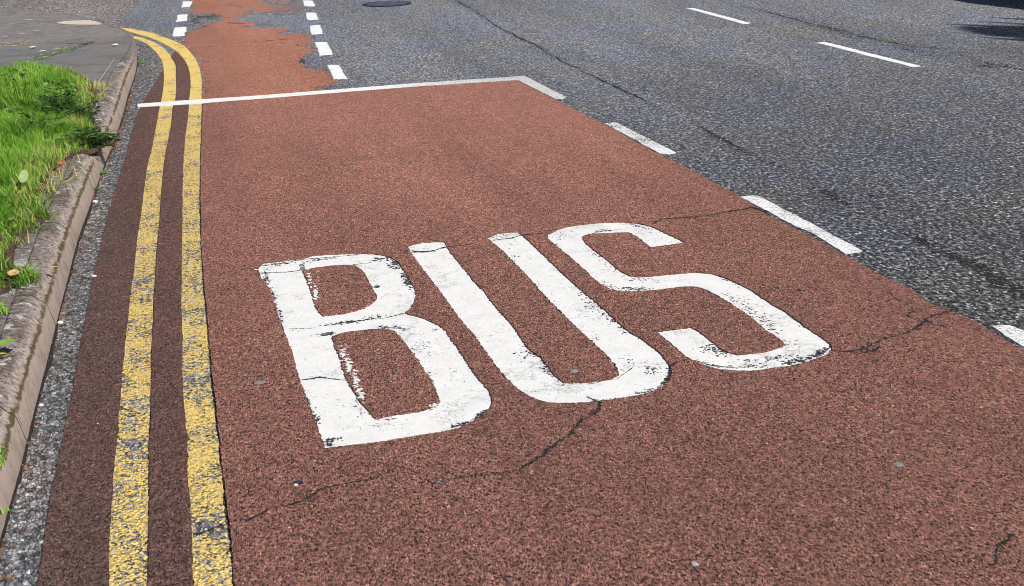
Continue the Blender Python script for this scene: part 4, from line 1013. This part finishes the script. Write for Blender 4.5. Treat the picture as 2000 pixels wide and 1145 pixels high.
# crumbs of leaf and dirt gathered at the foot of the kerb
def crumbs():
    r = np.random.default_rng(5); V, Fc = [], []
    for i in range(520):
        y = r.uniform(2.4, 9.6) if i < 300 else r.uniform(5.8, 8.6)
        x = float(kx(y)) + abs(r.normal(0, .02)) + .004
        b = blob(x, y, r.uniform(.003, .009), r.uniform(0, 3), r.uniform(1, 2), r, 5); k = len(V)
        V += [(p[0], p[1], .0035 + r.uniform(0, .008)) for p in b]; Fc.append(tuple(range(k, k+5)))
    o = link('leaf_litter', mesh('leaf_litter', V, Fc), mat_simple('leaf_crumbs', (.03, .02, .014), (.42, .20, .10), 25, bump=0))
    tag(o, 'brown crumbs of leaf and dirt along the foot of the kerb', 'leaf litter', kind='stuff')
crumbs()
# small pale marks and grit scattered on the carriageway
def grit():
    r = np.random.default_rng(15); V, Fc = [], []
    for i in range(420):
        y = r.uniform(2.2, 13); x = r.uniform(-.45, 6.0); z = Z_RED + .0008 if x < 2.3 and y < 8.2 else .0055
        b = blob(x, y, r.uniform(.0015, .0042), r.uniform(0, 3), r.uniform(1, 1.8), r, 5); k = len(V)
        V += [(p[0], p[1], z + .001) for p in b]; Fc.append(tuple(range(k, k+5)))
    o = link('grit', mesh('grit', V, Fc), M_PEB)
    tag(o, 'tiny pale grit scattered over the road surface', 'grit', kind='stuff')
grit()
# pavement joint and slanting crack
for s_, pts in ((1, [(0, 87), (60, 84), (96, 84), (140, 85), (175, 86), (223, 83), (250, 82)]), (2, [(40, 126), (97, 110), (128, 99), (150, 92), (170, 87)])):
    q = np.array([PK(x, y, .003) for x, y in pts]); q = np.array([[np.interp(t, range(len(q)), q[:, i]) for i in range(3)] for t in np.linspace(0, len(q)-1, 120)])
    nn = normals2(q[:, :2], False); ww = .012*np.clip(.6 + fnoise(120, s_, 4, 10), 0.05, 1.5); jit = .02*fnoise(120, s_ + 9, 4, 12)
    c = q[:, :2] + nn*jit[:, None]
    V = np.concatenate([np.column_stack([c + nn*(ww/2)[:, None], q[:, 2]]), np.column_stack([c - nn*(ww/2)[:, None], q[:, 2]])])
    tag(link('pavement_crack', mesh('pavement_crack', V, [(i, i+1, 121+i, 120+i) for i in range(119)]), M_TAR), kind='structure')

# ------------------------------------------------------------------ parked car at the far kerb (its shadow reaches the picture)
def build_car(x0, y0):
    root = empty('parked_car', (x0 + .86, y0, 0)); tag(root, 'black parked car at the far kerb casting its shadow in the top right corner', 'car')
    # side outline stations along the length: y, bottom z, belt z, roof z (same as belt where there is no cabin)
    st = [(-2.05, .38, .62, .66), (-1.98, .26, .86, .92), (-1.75, .22, .92, 1.10), (-1.35, .20, .93, 1.38), (-.8, .20, .93, 1.45), (0, .20, .92, 1.47), (.55, .20, .90, 1.40), (1.05, .20, .88, 1.02), (1.35, .20, .86, .93), (1.85, .23, .78, .82), (2.02, .28, .62, .66), (2.08, .38, .52, .54)]
    V, Fc = [], []
    for (y, zb, zl, zr_) in st:
        e = 1 - .10*(abs(y)/2.08)**4; wdt = .86*e; rw = wdt - (.05 + .30*max(0, zr_ - zl))
        ring = [(-wdt*.9, zb), (-wdt, zb + .12), (-wdt, (zb + zl)/2), (-wdt*.97, zl), (-rw, zr_ - .03), (-rw*.8, zr_), (rw*.8, zr_), (rw, zr_ - .03), (wdt*.97, zl), (wdt, (zb + zl)/2), (wdt, zb + .12), (wdt*.9, zb)]
        V += [(a, y, b) for a, b in ring]
    n = 12
    for i in range(len(st)-1):
        for k in range(n): Fc.append((n*i+k, n*i+(k+1) % n, n*i+n+(k+1) % n, n*i+n+k))
    Fc += [tuple(range(n)), tuple(range(n*len(st)-n, n*len(st)))]
    body = link('body', mesh('body', V, Fc, True), M_BLACKP, root)
    for sg in (-1, 1):
        for (ya, yb) in ((-1.3, -.42), (-.36, .62)):
            z0, z1 = .97, 1.32; xi = lambda z: sg*(.86*.97 - (z - .93)*.34 + .010)
            yt = (ya + (.12 if ya < -1 else 0), yb - (.28 if yb > 0 else 0))
            Vw = [(xi(z0), ya, z0), (xi(z0), yb, z0), (xi(z1), yt[1], z1), (xi(z1), yt[0], z1)]
            link('window', mesh('window', Vw, [(0, 1, 2, 3)]), M_GLASS, root)
        link('headlight', mesh('headlight', [(sg*.5, 2.06, .56), (sg*.76, 2.0, .58), (sg*.74, 1.98, .70), (sg*.5, 2.03, .66)], [(0, 1, 2, 3)]), M_LAMP, root)
        link('tail_light', mesh('tail_light', [(sg*.55, -2.04, .66), (sg*.8, -1.99, .66), (sg*.8, -1.96, .84), (sg*.55, -2.0, .84)], [(0, 1, 2, 3)]), M_LAMPR, root)
        for y in (-1.28, 1.30):
            W, k = [], 28
            pr = [(.0, .20), (.0, .29), (.03, .315), (.16, .315), (.19, .29), (.19, .20)]
            for i in range(k):
                a = 2*math.pi*i/k
                W += [(sg*(.87 - d), y + r_*math.cos(a), .315 + r_*math.sin(a)) for d, r_ in pr]
            m = len(pr); Fw = [(m*i+j, m*i+j+1, m*((i+1) % k)+j+1, m*((i+1) % k)+j) for i in range(k) for j in range(m-1)]
            wh = empty('wheel', (0, 0, 0)); wh.parent = root
            link('tyre', mesh('tyre', W, Fw, True), M_TYRE, wh)
            R_ = [(sg*.855, y, .315)] + [(sg*.865, y + (.2 if i % 2 else .2)*math.cos(2*math.pi*i/20), .315 + .2*math.sin(2*math.pi*i/20)) for i in range(20)]
            link('rim', mesh('rim', R_, [(0, i+1, (i+1) % 20 + 1) for i in range(20) if i % 4 < 3] ), M_RIM, wh)
build_car(8.06, 10.6)

# ------------------------------------------------------------------ slender conifer beyond the far kerb (its spiky top casts the other shadow)
def conifer(x, y, H):
    root = empty('slender_conifer', (x, y, .12)); tag(root, 'slender spiky conifer on the far verge, its pointed top shadowing the road', 'tree')
    r = np.random.default_rng(31)
    V, Fc = [], []
    for i in range(9):
        t = i/8; rad = .09*(1 - t)**.8 + .006
        V += [(rad*math.cos(6.283*k/8), rad*math.sin(6.283*k/8), H*.97*t) for k in range(8)]
    Fc = [(8*i+k, 8*i+(k+1) % 8, 8*i+8+(k+1) % 8, 8*i+8+k) for i in range(8) for k in range(8)]
    link('trunk', mesh('trunk', V, Fc, True), M_BARK, root)
    V, Fc, A = [], [], []
    leaders = [(np.array(P(a_, b_)) + H*cot*np.array([.6, -.8]) - (x, y), h_) for a_, b_, h_ in
               [(1868, 48, 0), (1880, 53.5, 0), (1900, 58.5, 0), (1945, 70, 0), (1950, 75.5, 0), (1935, 43.5, 0), (1965, 36, 0), (1960, 62, 0), (1930, 52, 0), (1990, 79, 0)]]
    for lx, h_ in leaders:
        for i in range(330):                                     # upright leader shoots forming the ragged top
            t = r.uniform(0, 1); R_ = .012 + .26*t
            a = r.uniform(0, 6.283); L = r.uniform(.08, .22); wd = r.uniform(.006, .014)
            p = np.array([lx[0] + R_*r.uniform(0, 1)*math.cos(a), lx[1] + R_*r.uniform(0, 1)*math.sin(a), H - .12 - 1.7*t])
            d = np.array([math.cos(a)*.12, math.sin(a)*.12, 1.0]); s_ = np.array([-math.sin(a), math.cos(a), 0])
            k = len(V); V += [p - s_*wd, p + d*L*.5 - s_*wd*.8, p + d*L, p + d*L*.5 + s_*wd*.8, p + s_*wd]; Fc.append((k, k+1, k+2, k+3, k+4)); A += [float(r.random())]*5
    for i in range(8200):
        t = r.uniform(.08, 1.0) if i < 5200 else r.uniform(.82, 1.0); R_ = (.26 + .5*(1 - t)**.6)*min(1, t*6)
        rr = R_*math.sqrt(r.uniform(.05, 1)); a = r.uniform(0, 6.283); L = r.uniform(.2, .5); wd = r.uniform(.02, .04)
        p = np.array([rr*math.cos(a), rr*math.sin(a), (H - .62)*t])
        d = np.array([math.cos(a)*.16, math.sin(a)*.16, 1.0]) + r.normal(0, .06, 3); d /= np.linalg.norm(d)
        s_ = np.cross(d, (math.cos(a + r.uniform(-1, 1)), math.sin(a + r.uniform(-1, 1)), 0)); s_ /= np.linalg.norm(s_) + 1e-9
        k = len(V); V += [p - s_*wd, p + d*L*.5 - s_*wd*.8, p + d*L, p + d*L*.5 + s_*wd*.8, p + s_*wd]; Fc.append((k, k+1, k+2, k+3, k+4)); A += [float(r.random())]*5
    me = mesh('crown', V, Fc); at = me.attributes.new('tint', 'FLOAT', 'POINT'); at.data.foreach_set('value', A)
    link('crown', me, M_CONIF, root)
Ht = 6.4; cot = 1/math.tan(SUN_EL)
tip = P(1925, 58)
conifer(tip[0] + .6*Ht*cot, tip[1] - .8*Ht*cot, Ht)
